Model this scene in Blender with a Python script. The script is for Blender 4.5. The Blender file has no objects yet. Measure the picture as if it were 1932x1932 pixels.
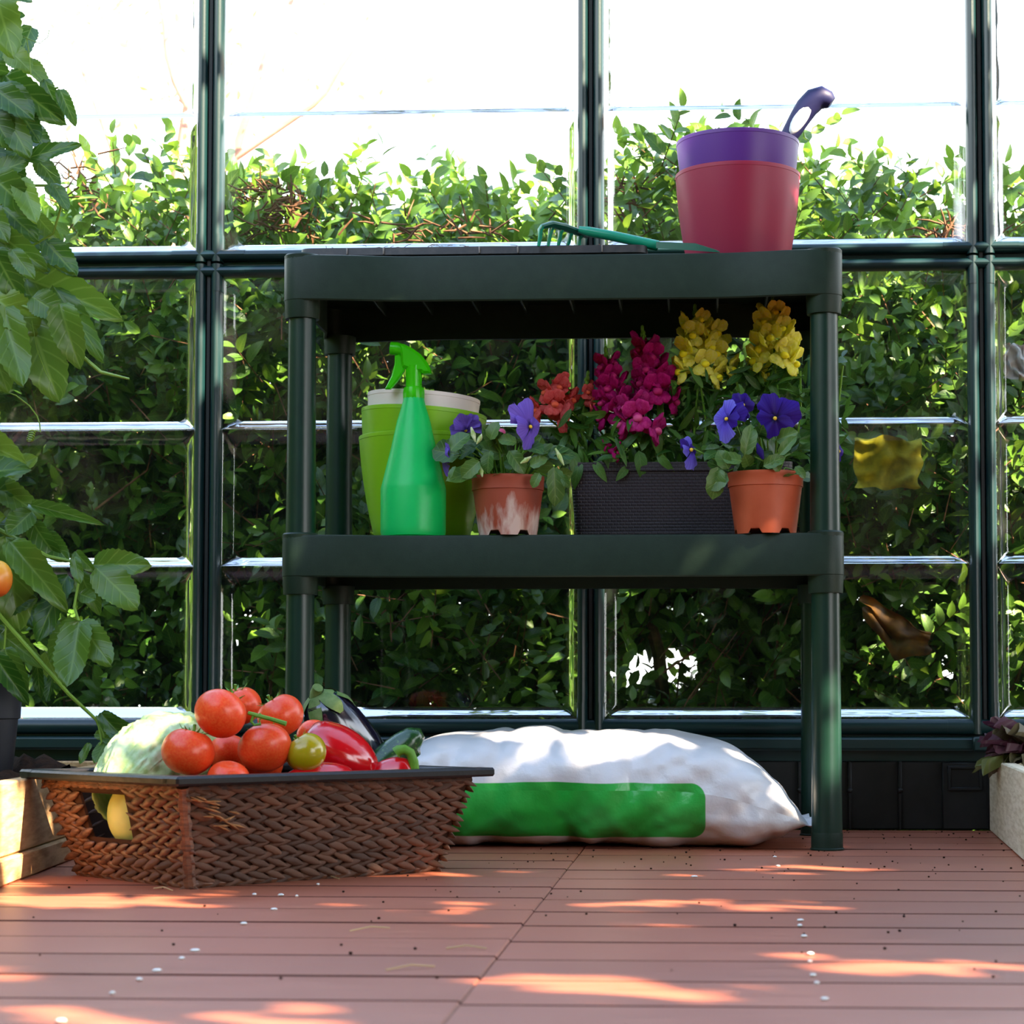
import bpy, bmesh, math, random
import numpy as np
from mathutils import Vector, Matrix, noise
random.seed(7); rng = np.random.default_rng(11)
SC = bpy.context.scene; COL = SC.collection
PI = math.pi
def R(d): return math.radians(d)

# ------------------------------------------------------------------ camera, sky, sun, exposure
F, EYE, TH, YAW, PX = 4000.0, .2055, R(3), R(3), 1115.0
PY = 1320 - F*math.tan(TH)
cam = bpy.data.objects.new('camera', bpy.data.cameras.new('camera')); COL.objects.link(cam)
cam.location = (0, 0, EYE); cam.rotation_euler = (PI/2 + TH, 0, YAW)
cam.data.sensor_width = 36; cam.data.lens = F/1932*36
cam.data.shift_x = (966-PX)/1932; cam.data.shift_y = (PY-966)/1932
cam.data.clip_start = .05; cam.data.clip_end = 300
cam.data.dof.use_dof = True; cam.data.dof.focus_distance = 2.9; cam.data.dof.aperture_fstop = 14
SC.camera = cam
SUN = Vector((.66, -.40, .64)).normalized()
w = bpy.data.worlds.new('sky'); SC.world = w; w.use_nodes = True
nt = w.node_tree; bg = nt.nodes['Background']        # a bright hazy sky: white low down, pale blue overhead
tc = nt.nodes.new('ShaderNodeTexCoord'); sx = nt.nodes.new('ShaderNodeSeparateXYZ'); nt.links.new(tc.outputs['Generated'], sx.inputs[0])
rp = nt.nodes.new('ShaderNodeValToRGB'); nt.links.new(sx.outputs[2], rp.inputs[0]); cr = rp.color_ramp
cr.elements[0].position = .0; cr.elements[0].color = (1, 1, 1, 1); cr.elements[1].position = 1.0; cr.elements[1].color = (.13, .19, .34, 1)
e_ = cr.elements.new(.30); e_.color = (.88, .94, 1, 1); e_ = cr.elements.new(.62); e_.color = (.25, .35, .54, 1)
nt.links.new(rp.outputs[0], bg.inputs[0]); bg.inputs[1].default_value = 2.1
sun = bpy.data.objects.new('sun', bpy.data.lights.new('sun', 'SUN')); COL.objects.link(sun)
sun.data.energy = 12.0; sun.data.angle = R(.4); sun.data.color = (1, .80, .58)
sun.rotation_euler = SUN.to_track_quat('Z', 'Y').to_euler(); sun.location = SUN*12
SC.view_settings.view_transform = 'Standard'; SC.view_settings.look = 'None'
SC.view_settings.exposure = 1.78; SC.view_settings.gamma = 1; SC.view_settings.use_curve_mapping = False
SC.cycles.max_bounces = 10; SC.cycles.transparent_max_bounces = 24; SC.cycles.use_denoising = True
SC.cycles.caustics_reflective = False; SC.cycles.caustics_refractive = False
SC.cycles.sample_clamp_indirect = 8

def ray(px, py):                       # the direction seen at a pixel of the photograph, to measure places in the room
    a = (px-PX)/F; b = (PY-py)/F
    y = math.cos(TH) - b*math.sin(TH); z = math.sin(TH) + b*math.cos(TH)
    c, s = math.cos(YAW), math.sin(YAW)
    return Vector((a*c - y*s, a*s + y*c, z))
def at(px, py, Y): d = ray(px, py); return Vector((0, 0, EYE)) + d*(Y/d.y)
def fl(px, py, z=0): d = ray(px, py); return Vector((0, 0, EYE)) + d*((z-EYE)/d.z)

# ------------------------------------------------------------------ helpers
def lin(c): return tuple((v/255/12.92 if v/255 <= .04045 else ((v/255+.055)/1.055)**2.4) for v in c)
def ramp_mix(nt, fac, a, b):
    m = nt.nodes.new('ShaderNodeMix'); m.data_type = 'RGBA'; m.clamp_factor = True
    if isinstance(fac, (int, float)): m.inputs[0].default_value = fac
    else: nt.links.new(fac, m.inputs[0])
    for i, v in ((6, a), (7, b)):
        if isinstance(v, tuple): m.inputs[i].default_value = (*v[:3], 1)
        else: nt.links.new(v, m.inputs[i])
    return m.outputs[2]
def mth(nt, op, a, b=None, c=None, clamp=False):
    m = nt.nodes.new('ShaderNodeMath'); m.operation = op; m.use_clamp = clamp
    for i, v in enumerate((a, b, c)):
        if v is None: continue
        if isinstance(v, (int, float)): m.inputs[i].default_value = v
        else: nt.links.new(v, m.inputs[i])
    return m.outputs[0]
def noise_tex(nt, scale, detail=3, vec=None, stretch=None, rough=.55):
    n = nt.nodes.new('ShaderNodeTexNoise'); n.inputs['Scale'].default_value = scale; n.inputs['Detail'].default_value = detail
    n.inputs['Roughness'].default_value = rough
    if vec is None: vec = nt.nodes.new('ShaderNodeTexCoord').outputs['Object']
    if stretch:
        mp = nt.nodes.new('ShaderNodeMapping'); mp.inputs['Scale'].default_value = stretch; nt.links.new(vec, mp.inputs[0]); vec = mp.outputs[0]
    nt.links.new(vec, n.inputs['Vector']); return n.outputs['Fac']
def stepr(nt, v, lo, hi):
    m = nt.nodes.new('ShaderNodeMapRange'); m.clamp = True
    nt.links.new(v, m.inputs[0]); m.inputs[1].default_value = lo; m.inputs[2].default_value = hi
    return m.outputs[0]
def new_mat(name):
    m = bpy.data.materials.new(name); m.use_nodes = True
    return m, m.node_tree, m.node_tree.nodes['Principled BSDF'], m.node_tree.nodes['Material Output']
def mat(name, col, rough=.5, spec=.5, col2=None, ns=20, nlo=.35, nhi=.7, bump=0, bs=150, trans=0, tcol=None, coat=0, stretch=None, rand=0, sheen=0):
    m, nt, p, out = new_mat(name)
    c = lin(col)
    p.inputs['Roughness'].default_value = rough; p.inputs['Specular IOR Level'].default_value = spec
    p.inputs['Coat Weight'].default_value = coat; p.inputs['Coat Roughness'].default_value = .15
    csock = None
    if col2 is not None:
        f = stepr(nt, noise_tex(nt, ns, 4, stretch=stretch), nlo, nhi)
        csock = ramp_mix(nt, f, c, lin(col2))
    if rand:
        oi = nt.nodes.new('ShaderNodeObjectInfo')
        hs = nt.nodes.new('ShaderNodeHueSaturation')
        if csock is None: hs.inputs['Color'].default_value = (*c, 1)
        else: nt.links.new(csock, hs.inputs['Color'])
        nt.links.new(mth(nt, 'MULTIPLY_ADD', oi.outputs['Random'], rand*2, 1-rand), hs.inputs['Value'])
        csock = hs.outputs[0]
    if csock is None: p.inputs['Base Color'].default_value = (*c, 1)
    else: nt.links.new(csock, p.inputs['Base Color'])
    if bump:
        b = nt.nodes.new('ShaderNodeBump'); b.inputs['Strength'].default_value = bump; b.inputs['Distance'].default_value = .002
        nt.links.new(noise_tex(nt, bs, 4, stretch=stretch), b.inputs['Height']); nt.links.new(b.outputs[0], p.inputs['Normal'])
    if trans:
        t = nt.nodes.new('ShaderNodeBsdfTranslucent'); mx = nt.nodes.new('ShaderNodeMixShader'); mx.inputs[0].default_value = trans
        if tcol: t.inputs[0].default_value = (*lin(tcol), 1)
        elif csock is not None: nt.links.new(csock, t.inputs[0])
        else: t.inputs[0].default_value = (*c, 1)
        nt.links.new(p.outputs[0], mx.inputs[1]); nt.links.new(t.outputs[0], mx.inputs[2]); nt.links.new(mx.outputs[0], out.inputs[0])
    return m
def leaf_mat(name, dark, light, vein, rough=.4, trans=.35, veinamt=.5, spec=.5, side=9):
    # colour runs from dark to light by the leaf's own age value (object colour or point attribute)
    m, nt, p, out = new_mat(name)
    oi = nt.nodes.new('ShaderNodeObjectInfo'); at_ = nt.nodes.new('ShaderNodeAttribute'); at_.attribute_name = 'rnd'
    sp = nt.nodes.new('ShaderNodeSeparateColor'); nt.links.new(oi.outputs['Color'], sp.inputs[0])
    age = mth(nt, 'ADD', sp.outputs[0], at_.outputs['Fac'], clamp=True)
    uv = nt.nodes.new('ShaderNodeUVMap'); sx = nt.nodes.new('ShaderNodeSeparateXYZ'); nt.links.new(uv.outputs[0], sx.inputs[0])
    ax = mth(nt, 'ABSOLUTE', mth(nt, 'SUBTRACT', sx.outputs[0], .5))
    rib = mth(nt, 'SUBTRACT', 1, stepr(nt, ax, .012, .05))
    lat = mth(nt, 'FRACT', mth(nt, 'MULTIPLY', mth(nt, 'SUBTRACT', sx.outputs[1], mth(nt, 'MULTIPLY', ax, .55)), side))
    lat = mth(nt, 'SUBTRACT', 1, stepr(nt, mth(nt, 'ABSOLUTE', mth(nt, 'SUBTRACT', lat, .5)), .03, .12))
    v = mth(nt, 'MULTIPLY', mth(nt, 'MAXIMUM', rib, mth(nt, 'MULTIPLY', lat, .6)), veinamt)
    base = ramp_mix(nt, age, lin(dark), lin(light))
    c = ramp_mix(nt, v, base, lin(vein))
    nt.links.new(c, p.inputs['Base Color']); p.inputs['Roughness'].default_value = rough; p.inputs['Specular IOR Level'].default_value = spec
    b = nt.nodes.new('ShaderNodeBump'); b.inputs['Strength'].default_value = .35; b.inputs['Distance'].default_value = .002; b.invert = True
    nt.links.new(v, b.inputs['Height']); nt.links.new(b.outputs[0], p.inputs['Normal'])
    t = nt.nodes.new('ShaderNodeBsdfTranslucent')
    hs = nt.nodes.new('ShaderNodeHueSaturation'); hs.inputs['Hue'].default_value = .48; hs.inputs['Value'].default_value = 1.7; nt.links.new(c, hs.inputs['Color'])
    nt.links.new(hs.outputs[0], t.inputs[0])
    mx = nt.nodes.new('ShaderNodeMixShader'); mx.inputs[0].default_value = trans
    nt.links.new(p.outputs[0], mx.inputs[1]); nt.links.new(t.outputs[0], mx.inputs[2]); nt.links.new(mx.outputs[0], out.inputs[0])
    return m

class MB:                              # gathers shapes into one mesh
    def __init__(s): s.v = []; s.f = []; s.m = []; s.uv = {}
    def add(s, vs, fs, mi=0):
        o = len(s.v); s.v += [tuple(v) for v in vs]; s.f += [tuple(i+o for i in f) for f in fs]; s.m += [mi]*len(fs); return o
    def tube(s, pts, rad, n=8, cap=True, mi=0, flat=1.0, up=None):
        pts = [Vector(p) for p in pts]; k = len(pts)
        if not hasattr(rad, '__len__'): rad = [rad]*k
        vs = []; u = None
        for i, p in enumerate(pts):
            d = (pts[min(i+1, k-1)] - pts[max(i-1, 0)]).normalized()
            if u is None:
                u = Vector(up) if up else (Vector((0, 0, 1)) if abs(d.z) < .9 else Vector((1, 0, 0)))
            u = (u - d*u.dot(d)).normalized(); w_ = d.cross(u)
            for j in range(n):
                a = 2*PI*j/n; vs.append(p + u*math.cos(a)*rad[i]*flat + w_*math.sin(a)*rad[i])
        fs = [(i*n+j, i*n+(j+1) % n, (i+1)*n+(j+1) % n, (i+1)*n+j) for i in range(k-1) for j in range(n)]
        if cap: fs += [tuple(range(n))[::-1], tuple((k-1)*n+j for j in range(n))]
        s.add(vs, fs, mi); return s
    def lathe(s, prof, n=40, c=(0, 0, 0), mi=0, fn=None, cap=(True, True)):
        vs = []
        for i, (r, z) in enumerate(prof):
            for j in range(n):
                a = 2*PI*j/n; rr, zz = (r, z) if fn is None else fn(i, a, r, z)
                vs.append((c[0]+rr*math.cos(a), c[1]+rr*math.sin(a), c[2]+zz))
        k = len(prof); fs = [(i*n+j, i*n+(j+1) % n, (i+1)*n+(j+1) % n, (i+1)*n+j) for i in range(k-1) for j in range(n)]
        if cap[0]: fs.append(tuple(range(n))[::-1])
        if cap[1]: fs.append(tuple((k-1)*n+j for j in range(n)))
        s.add(vs, fs, mi); return s
    def loft(s, rings, cap=(True, True), mi=0):
        n = len(rings[0]); vs = [v for r in rings for v in r]; k = len(rings)
        fs = [(i*n+j, i*n+(j+1) % n, (i+1)*n+(j+1) % n, (i+1)*n+j) for i in range(k-1) for j in range(n)]
        if cap[0]: fs.append(tuple(range(n))[::-1])
        if cap[1]: fs.append(tuple((k-1)*n+j for j in range(n)))
        s.add(vs, fs, mi); return s
    def ell(s, c, r, nu=10, nv=7, mi=0, M=None, fn=None):
        vs = []; c = Vector(c)
        for i in range(nv+1):
            t = PI*i/nv
            for j in range(nu):
                a = 2*PI*j/nu; d = Vector((math.sin(t)*math.cos(a), math.sin(t)*math.sin(a), math.cos(t)))
                p = Vector((d.x*r[0], d.y*r[1], d.z*r[2]))
                if fn: p = fn(d, p)
                vs.append(c + (M @ p if M else p))
        fs = [(i*nu+j, (i+1)*nu+j, (i+1)*nu+(j+1) % nu, i*nu+(j+1) % nu) for i in range(nv) for j in range(nu)]
        s.add(vs, fs, mi); return s
    def box(s, c, d, ch=.002, mi=0, M=None):
        c = Vector(c); h = [x/2 for x in d]; ch = min(ch, min(h)*.49); vs = []; idx = {}
        for sx in (-1, 1):
            for sy in (-1, 1):
                for sz in (-1, 1):
                    for a in range(3):
                        q = [sx*(h[0]-ch), sy*(h[1]-ch), sz*(h[2]-ch)]; q[a] = (sx, sy, sz)[a]*h[a]
                        idx[(sx, sy, sz, a)] = len(vs); q = Vector(q); vs.append(c + (M @ q if M else q))
        fs = []
        for a in range(3):
            b, e = (a+1) % 3, (a+2) % 3
            for sg in (-1, 1):
                f = []
                for (p, q) in ((-1, -1), (1, -1), (1, 1), (-1, 1)):
                    k = [0, 0, 0]; k[a] = sg; k[b] = p; k[e] = q; f.append(idx[(*k, a)])
                fs.append(f if sg > 0 else f[::-1])
            for p in (-1, 1):
                for q in (-1, 1):
                    def K(t, ax):
                        k = [0, 0, 0]; k[a] = t; k[b] = p; k[e] = q; return idx[(*k, ax)]
                    f = [K(-1, b), K(1, b), K(1, e), K(-1, e)]
                    fs.append(f if p*q < 0 else f[::-1])
        for sx in (-1, 1):
            for sy in (-1, 1):
                for sz in (-1, 1):
                    f = [idx[(sx, sy, sz, a)] for a in range(3)]; fs.append(f if sx*sy*sz > 0 else f[::-1])
        s.add(vs, fs, mi); return s
    def grid(s, fn, nu, nv, mi=0, closed=False):
        vs = [fn(i/nu, j/nv) for j in range(nv+1) for i in range(nu + (0 if closed else 1))]
        w_ = nu if closed else nu+1
        fs = [(j*w_+i, j*w_+(i+1) % w_, (j+1)*w_+(i+1) % w_, (j+1)*w_+i) for j in range(nv) for i in range(nu)]
        o = s.add(vs, fs, mi)
        if not closed:
            for j in range(nv+1):
                for i in range(nu+1): s.uv[o+j*w_+i] = (i/nu, j/nv)
        return s
    def poly(s, pts, y0, y1, ch=.001, mi=0):       # an outline in the xz plane, given depth, edges chamfered
        c = Vector((sum(p[0] for p in pts)/len(pts), sum(p[1] for p in pts)/len(pts)))
        ins = []
        n = len(pts)
        for i in range(n):
            a, b, d = Vector(pts[i-1]), Vector(pts[i]), Vector(pts[(i+1) % n])
            e1 = (b-a).normalized(); e2 = (d-b).normalized(); nn = (Vector((-e1.y, e1.x)) + Vector((-e2.y, e2.x)))
            nn = nn.normalized() if nn.length > 1e-6 else Vector((0, 0))
            q = b + nn*ch
            ins.append(q)
        area = sum(pts[i-1][0]*pts[i][1]-pts[i][0]*pts[i-1][1] for i in range(n))
        if area < 0: ins = [Vector(pts[i])*2 - ins[i] for i in range(n)]
        rings = [[(p.x, y0, p.y) for p in ins], [(p[0], y0+ch, p[1]) for p in pts], [(p[0], y1-ch, p[1]) for p in pts], [(p.x, y1, p.y) for p in ins]]
        return s.loft(rings, mi=mi)
    def mesh(s, name, mats, ang=40, smooth=True, flip=False):
        me = bpy.data.meshes.new(name); me.from_pydata(s.v, [], s.f)
        mats = mats if isinstance(mats, (list, tuple)) else [mats]
        for m in mats: me.materials.append(m)
        if len(mats) > 1: me.polygons.foreach_set('material_index', s.m)
        bm = bmesh.new(); bm.from_mesh(me)
        if not s.uv: bmesh.ops.recalc_face_normals(bm, faces=bm.faces)
        bm.to_mesh(me); bm.free()
        if s.uv:
            l = me.uv_layers.new(name='UVMap')
            vi = np.zeros(len(me.loops), dtype=np.int32); me.loops.foreach_get('vertex_index', vi)
            a = np.zeros((len(s.v), 2), dtype=np.float32)
            for k, q in s.uv.items(): a[k] = q
            l.data.foreach_set('uv', a[vi].ravel())
        if smooth:
            me.shade_smooth(); me.set_sharp_from_angle(angle=R(ang))
        return me
    def build(s, name, mats, parent=None, ang=40, smooth=True):
        if parent is not None:
            L = parent.location; s.v = [(v[0]-L.x, v[1]-L.y, v[2]-L.z) for v in s.v]
        return link(name, s.mesh(name, mats, ang, smooth), parent)
    def local(s, name, mats, parent=None, ang=40, smooth=True): return link(name, s.mesh(name, mats, ang, smooth), parent)
def link(name, me, parent=None):
    o = bpy.data.objects.new(name, me); COL.objects.link(o); o.parent = parent; return o
def tag(o, label=None, cat=None, group=None, kind=None):
    for k, v in (('label', label), ('category', cat), ('group', group), ('kind', kind)):
        if v: o[k] = v
    return o
def thing(name, loc, label, cat, group=None, kind=None):
    o = bpy.data.objects.new(name, None); COL.objects.link(o); o.location = loc; o.empty_display_size = .05
    return tag(o, label, cat, group, kind)
def struct(name, loc=(0, 0, 0), label=None):
    o = bpy.data.objects.new(name, None); COL.objects.link(o); o.location = loc; return tag(o, label, kind='structure')
def rrect(w_, d_, r, n=6, z=0, c=(0, 0)):
    out = []
    for k, (sx, sy) in enumerate(((1, 1), (-1, 1), (-1, -1), (1, -1))):
        for i in range(n+1):
            a = PI/2*k + PI/2*i/n; out.append((c[0]+sx*(w_/2-r)+r*math.cos(a), c[1]+sy*(d_/2-r)+r*math.sin(a), z))
    return out
def basis(y, nrm):
    y = Vector(y).normalized(); z = Vector(nrm); z = (z - y*z.dot(y))
    if z.length < 1e-5: z = Vector((0, -1, .1)) - y*Vector((0, -1, .1)).dot(y)
    z.normalize(); x = y.cross(z); return Matrix((x, y, z)).transposed()
def put(o, loc, M3, scale=(1, 1, 1)):
    o.location = loc; o.rotation_euler = M3.to_euler(); o.scale = scale; return o
def blade_mb(W=.5, n=8, c=4, fold=.25, curl=.3, serr=0, shape=(.6, .9), wave=0, x0=0, ang=0, sc=1, mb=None):
    # a leaf of length 1 along +y: pointed oval, folded on its midrib, tip curling down
    mb = mb or MB(); a, b = shape
    pk = max((t/40)**a*(1-t/40)**b for t in range(1, 40))
    ca, sa = math.cos(ang), math.sin(ang)
    def fn(u, v):
        hw = W*.5*(v**a*(1-v)**b)/pk if 0 < v < 1 else 0
        k = (u-.5)*2; e = (1 + serr*(1 if int(round(v*n)) % 2 else -1)*abs(k)**4)
        x = k*hw*e; y = v
        z = fold*abs(x) - curl*v*v + wave*math.sin(v*9+k*2)*abs(k)*.1
        x, y = x*sc, y*sc
        return (x0 + x*ca - y*sa, x*sa + y*ca, z*sc)
    return mb.grid(fn, c, n)

def leaf_template(n=4, fold=.3, curl=.25, W=.5):
    b = blade_mb(W=W, n=n, c=2, fold=fold, curl=curl, shape=(.6, .8)); return np.array(b.v), b.f, b.uv
def scatter(name, tv, tf, tuv, pos, ydir, nrm, L, age, mt, parent, kind='stuff'):
    y = ydir/np.linalg.norm(ydir, axis=1, keepdims=True); z = nrm - y*np.sum(nrm*y, 1, keepdims=True); z /= np.linalg.norm(z, axis=1, keepdims=True)+1e-9; x = np.cross(y, z)
    V_ = (x[:, None, :]*tv[None, :, 0:1] + y[:, None, :]*tv[None, :, 1:2] + z[:, None, :]*tv[None, :, 2:3])*L[:, None, None] + pos[:, None, :]
    N, k = len(pos), len(tv); q = np.array(tf); F_ = (q[None] + (np.arange(N)*k)[:, None, None]).reshape(-1, 4)
    me = bpy.data.meshes.new(name); me.vertices.add(N*k); me.vertices.foreach_set('co', V_.astype(np.float32).ravel())
    nf = len(F_); me.loops.add(nf*4); me.loops.foreach_set('vertex_index', F_.astype(np.int32).ravel())
    me.polygons.add(nf); me.polygons.foreach_set('loop_start', np.arange(nf, dtype=np.int32)*4); me.polygons.foreach_set('use_smooth', np.ones(nf, dtype=bool))
    uv = np.array([tuv[i] for i in range(k)], dtype=np.float32); l = me.uv_layers.new(name='UVMap'); l.data.foreach_set('uv', np.tile(uv, (N, 1))[F_.ravel()].ravel())
    at_ = me.attributes.new('rnd', 'FLOAT', 'POINT'); at_.data.foreach_set('value', np.repeat(age, k).astype(np.float32))
    me.update(); me.validate(); me.materials.append(mt); o = link(name, me, parent); o.color = (0, 0, 0, 1); tag(o, kind=kind); return o

# ------------------------------------------------------------------ materials
M = {}
M['frame'] = mat('frame_green_paint', (13, 43, 45), .34, .5, bump=.05, bs=300)
M['frame_dark'] = mat('frame_slot', (5, 12, 14), .6)
M['black_plastic'] = mat('base_black_plastic', (16, 17, 19), .45, .4, (26, 27, 30), 30, bump=.1)
M['shelf'] = mat('shelf_green_plastic', (24, 40, 30), .45, .22, (28, 45, 34), 60, bump=.08, bs=500)
M['shelf_leg'] = mat('shelf_leg_green', (12, 40, 32), .32, .4, (15, 45, 35), 40, bump=.03, bs=400)
M['bottle'] = mat('bottle_green', (24, 222, 116), .35, .5, trans=.4, tcol=(50, 240, 130))
M['trigger'] = mat('trigger_green', (70, 215, 12), .25, .5, trans=.4, tcol=(110, 245, 20))
M['lime'] = mat('lime_plastic', (140, 196, 22), .4, .45, trans=.25, tcol=(170, 225, 30))
M['white_pot'] = mat('white_plastic', (226, 214, 206), .45)
M['plum'] = mat('plum_plastic', (176, 58, 92), .38, .5, trans=.5, tcol=(226, 92, 116))
M['violet'] = mat('violet_plastic', (106, 60, 148), .35, .5, trans=.4, tcol=(140, 84, 176))
M['navy'] = mat('navy_rubber', (20, 24, 66), .5, .25)
M['inset'] = mat('pale_inset', (205, 215, 212), .3)
M['teal'] = mat('teal_enamel', (8, 136, 106), .25, .6)
M['teal_dark'] = mat('dark_teal_enamel', (6, 84, 66), .35, .5)
M['tray'] = mat('tray_black', (34, 32, 32), .5, .5, (62, 54, 50), 40, .45, .7, bump=.2)
def weathered():
    m, nt, p, out = new_mat('weathered_terracotta'); tc = nt.nodes.new('ShaderNodeTexCoord'); sx = nt.nodes.new('ShaderNodeSeparateXYZ'); nt.links.new(tc.outputs['Generated'], sx.inputs[0])
    n = noise_tex(nt, 60, 5, tc.outputs['Object'], (1, 1, .3)); low = stepr(nt, sx.outputs[2], .78, .12)
    f = stepr(nt, mth(nt, 'ADD', n, mth(nt, 'MULTIPLY_ADD', low, .34, -.22)), .44, .66)
    nt.links.new(ramp_mix(nt, f, lin((150, 66, 42)), lin((196, 172, 160))), p.inputs['Base Color']); p.inputs['Roughness'].default_value = .6; return m
M['terra_old'] = weathered()
M['terra'] = mat('terracotta_plastic', (170, 78, 48), .45, .35, (182, 88, 58), 30)
M['soil'] = mat('soil', (56, 36, 24), .95, .1, (28, 18, 12), 90, bump=1, bs=220)
M['grey_pot'] = mat('dark_grey_pot', (46, 46, 52), .45, .4)
M['wood'] = mat('pale_pine', (206, 168, 122), .6, .3, (176, 136, 92), 14, .4, .65, bump=.2, stretch=(12, 1, 12), bs=60)
M['wood_r'] = mat('white_washed_pine', (226, 212, 186), .65, .3, (200, 182, 150), 16, .4, .65, bump=.2, stretch=(12, 1, 12), bs=60)
M['rim'] = mat('black_painted_wood', (20, 18, 18), .4, .4, (60, 44, 34), 40, .62, .72, bump=.25, bs=90)
M['strand'] = mat('woven_strand', (116, 76, 52), .42, .5, (66, 40, 28), 60, .35, .65, bump=.5, bs=160, stretch=(1, 1, 5), rand=.45)
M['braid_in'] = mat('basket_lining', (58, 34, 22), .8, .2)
M['frayed'] = mat('frayed_fibre', (176, 132, 88), .7, .2, (120, 80, 50), 60)
M['tomato'] = mat('tomato_skin', (240, 62, 24), .34, .4, (243, 98, 48), 12, coat=.12, rand=.12)
M['tomato_green'] = mat('unripe_tomato_skin', (158, 150, 12), .22, .5, (176, 140, 20), 20, coat=.3)
M['pepper'] = mat('pepper_skin', (206, 14, 24), .16, .6, (190, 10, 20), 20, coat=.5)
M['eggplant'] = mat('eggplant_skin', (20, 16, 34), .12, .7, coat=.5)
M['calyx'] = mat('calyx_green', (70, 98, 40), .6, .3, (112, 132, 76), 60, bump=.4)
M['zucchini'] = mat('zucchini_skin', (24, 64, 24), .25, .5, (86, 122, 56), 260, .56, .72, coat=.2)
M['stemg'] = mat('stem_green', (104, 150, 44), .5, .3, (70, 120, 30), 40)
M['cabbage'] = mat('cabbage_leaf', (172, 202, 122), .35, .5, (216, 230, 180), 45, .38, .62, bump=1, bs=70, trans=.15)
M['yellow_squash'] = mat('pale_yellow_rind', (206, 210, 122), .4, .4, (156, 192, 110), 14)
M['hedge_leaf'] = leaf_mat('hedge_leaf', (34, 76, 24), (122, 164, 50), (150, 180, 84), .35, .25, .25, .5, 7)
M['vine_leaf'] = leaf_mat('vine_leaf', (30, 78, 20), (126, 158, 52), (140, 172, 78), .32, .28, .3, .45, 6)
M['pansy_leaf'] = leaf_mat('pansy_leaf', (40, 84, 30), (96, 132, 50), (130, 160, 80), .4, .25, .4, .5, 5)
M['snap_leaf'] = leaf_mat('snapdragon_leaf', (38, 86, 30), (96, 142, 50), (110, 150, 70), .42, .25, .35, .4, 5)
M['shade_leaf'] = leaf_mat('shade_leaf', (30, 60, 20), (90, 120, 40), (110, 140, 60), .5, .15, .2, .3, 7)
M['twig'] = mat('hedge_twig', (140, 98, 72), .8, .2, (70, 46, 32), 40)
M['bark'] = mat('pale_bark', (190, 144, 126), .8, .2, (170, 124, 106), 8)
M['vine_stem'] = mat('vine_stem', (116, 148, 50), .45, .4)
M['ground'] = mat('garden_soil', (78, 74, 52), .95, .1, (58, 50, 38), 5, bump=.5, bs=30)
M['lettuce'] = leaf_mat('lettuce_leaf', (84, 40, 58), (120, 140, 60), (150, 130, 120), .45, .25, .3, .4, 5)
M['petal_white'] = mat('bleached_fleck', (228, 224, 214), .6)
M['straw'] = mat('dry_straw', (186, 158, 112), .7)

def deck_mat():
    m, nt, p, out = new_mat('deck_board')
    oi = nt.nodes.new('ShaderNodeObjectInfo')
    tc = nt.nodes.new('ShaderNodeTexCoord').outputs['Object']
    g = noise_tex(nt, 9, 5, tc, (1, 14, 14)); f = noise_tex(nt, 3.0, 3, tc)
    c = ramp_mix(nt, stepr(nt, g, .3, .7), lin((146, 74, 46)), lin((166, 93, 64)))
    c = ramp_mix(nt, mth(nt, 'MULTIPLY', stepr(nt, f, .5, .75), .35), c, lin((128, 72, 54)))
    hs = nt.nodes.new('ShaderNodeHueSaturation'); nt.links.new(c, hs.inputs['Color'])
    nt.links.new(mth(nt, 'MULTIPLY_ADD', oi.outputs['Random'], .16, .92), hs.inputs['Value'])
    nt.links.new(hs.outputs[0], p.inputs['Base Color'])
    nt.links.new(mth(nt, 'MULTIPLY_ADD', g, .2, .34), p.inputs['Roughness']); p.inputs['Specular IOR Level'].default_value = 1.0
    b = nt.nodes.new('ShaderNodeBump'); b.inputs['Strength'].default_value = .12; b.inputs['Distance'].default_value = .002
    nt.links.new(noise_tex(nt, 60, 4, tc, (1, 10, 10)), b.inputs['Height']); nt.links.new(b.outputs[0], p.inputs['Normal'])
    return m
M['deck'] = deck_mat(); M['deck_edge'] = mat('shaded_board_edge', (92, 48, 36), .8, .15, (70, 36, 28), 30)  # dark long edges paint shade into the gaps between boards
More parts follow.
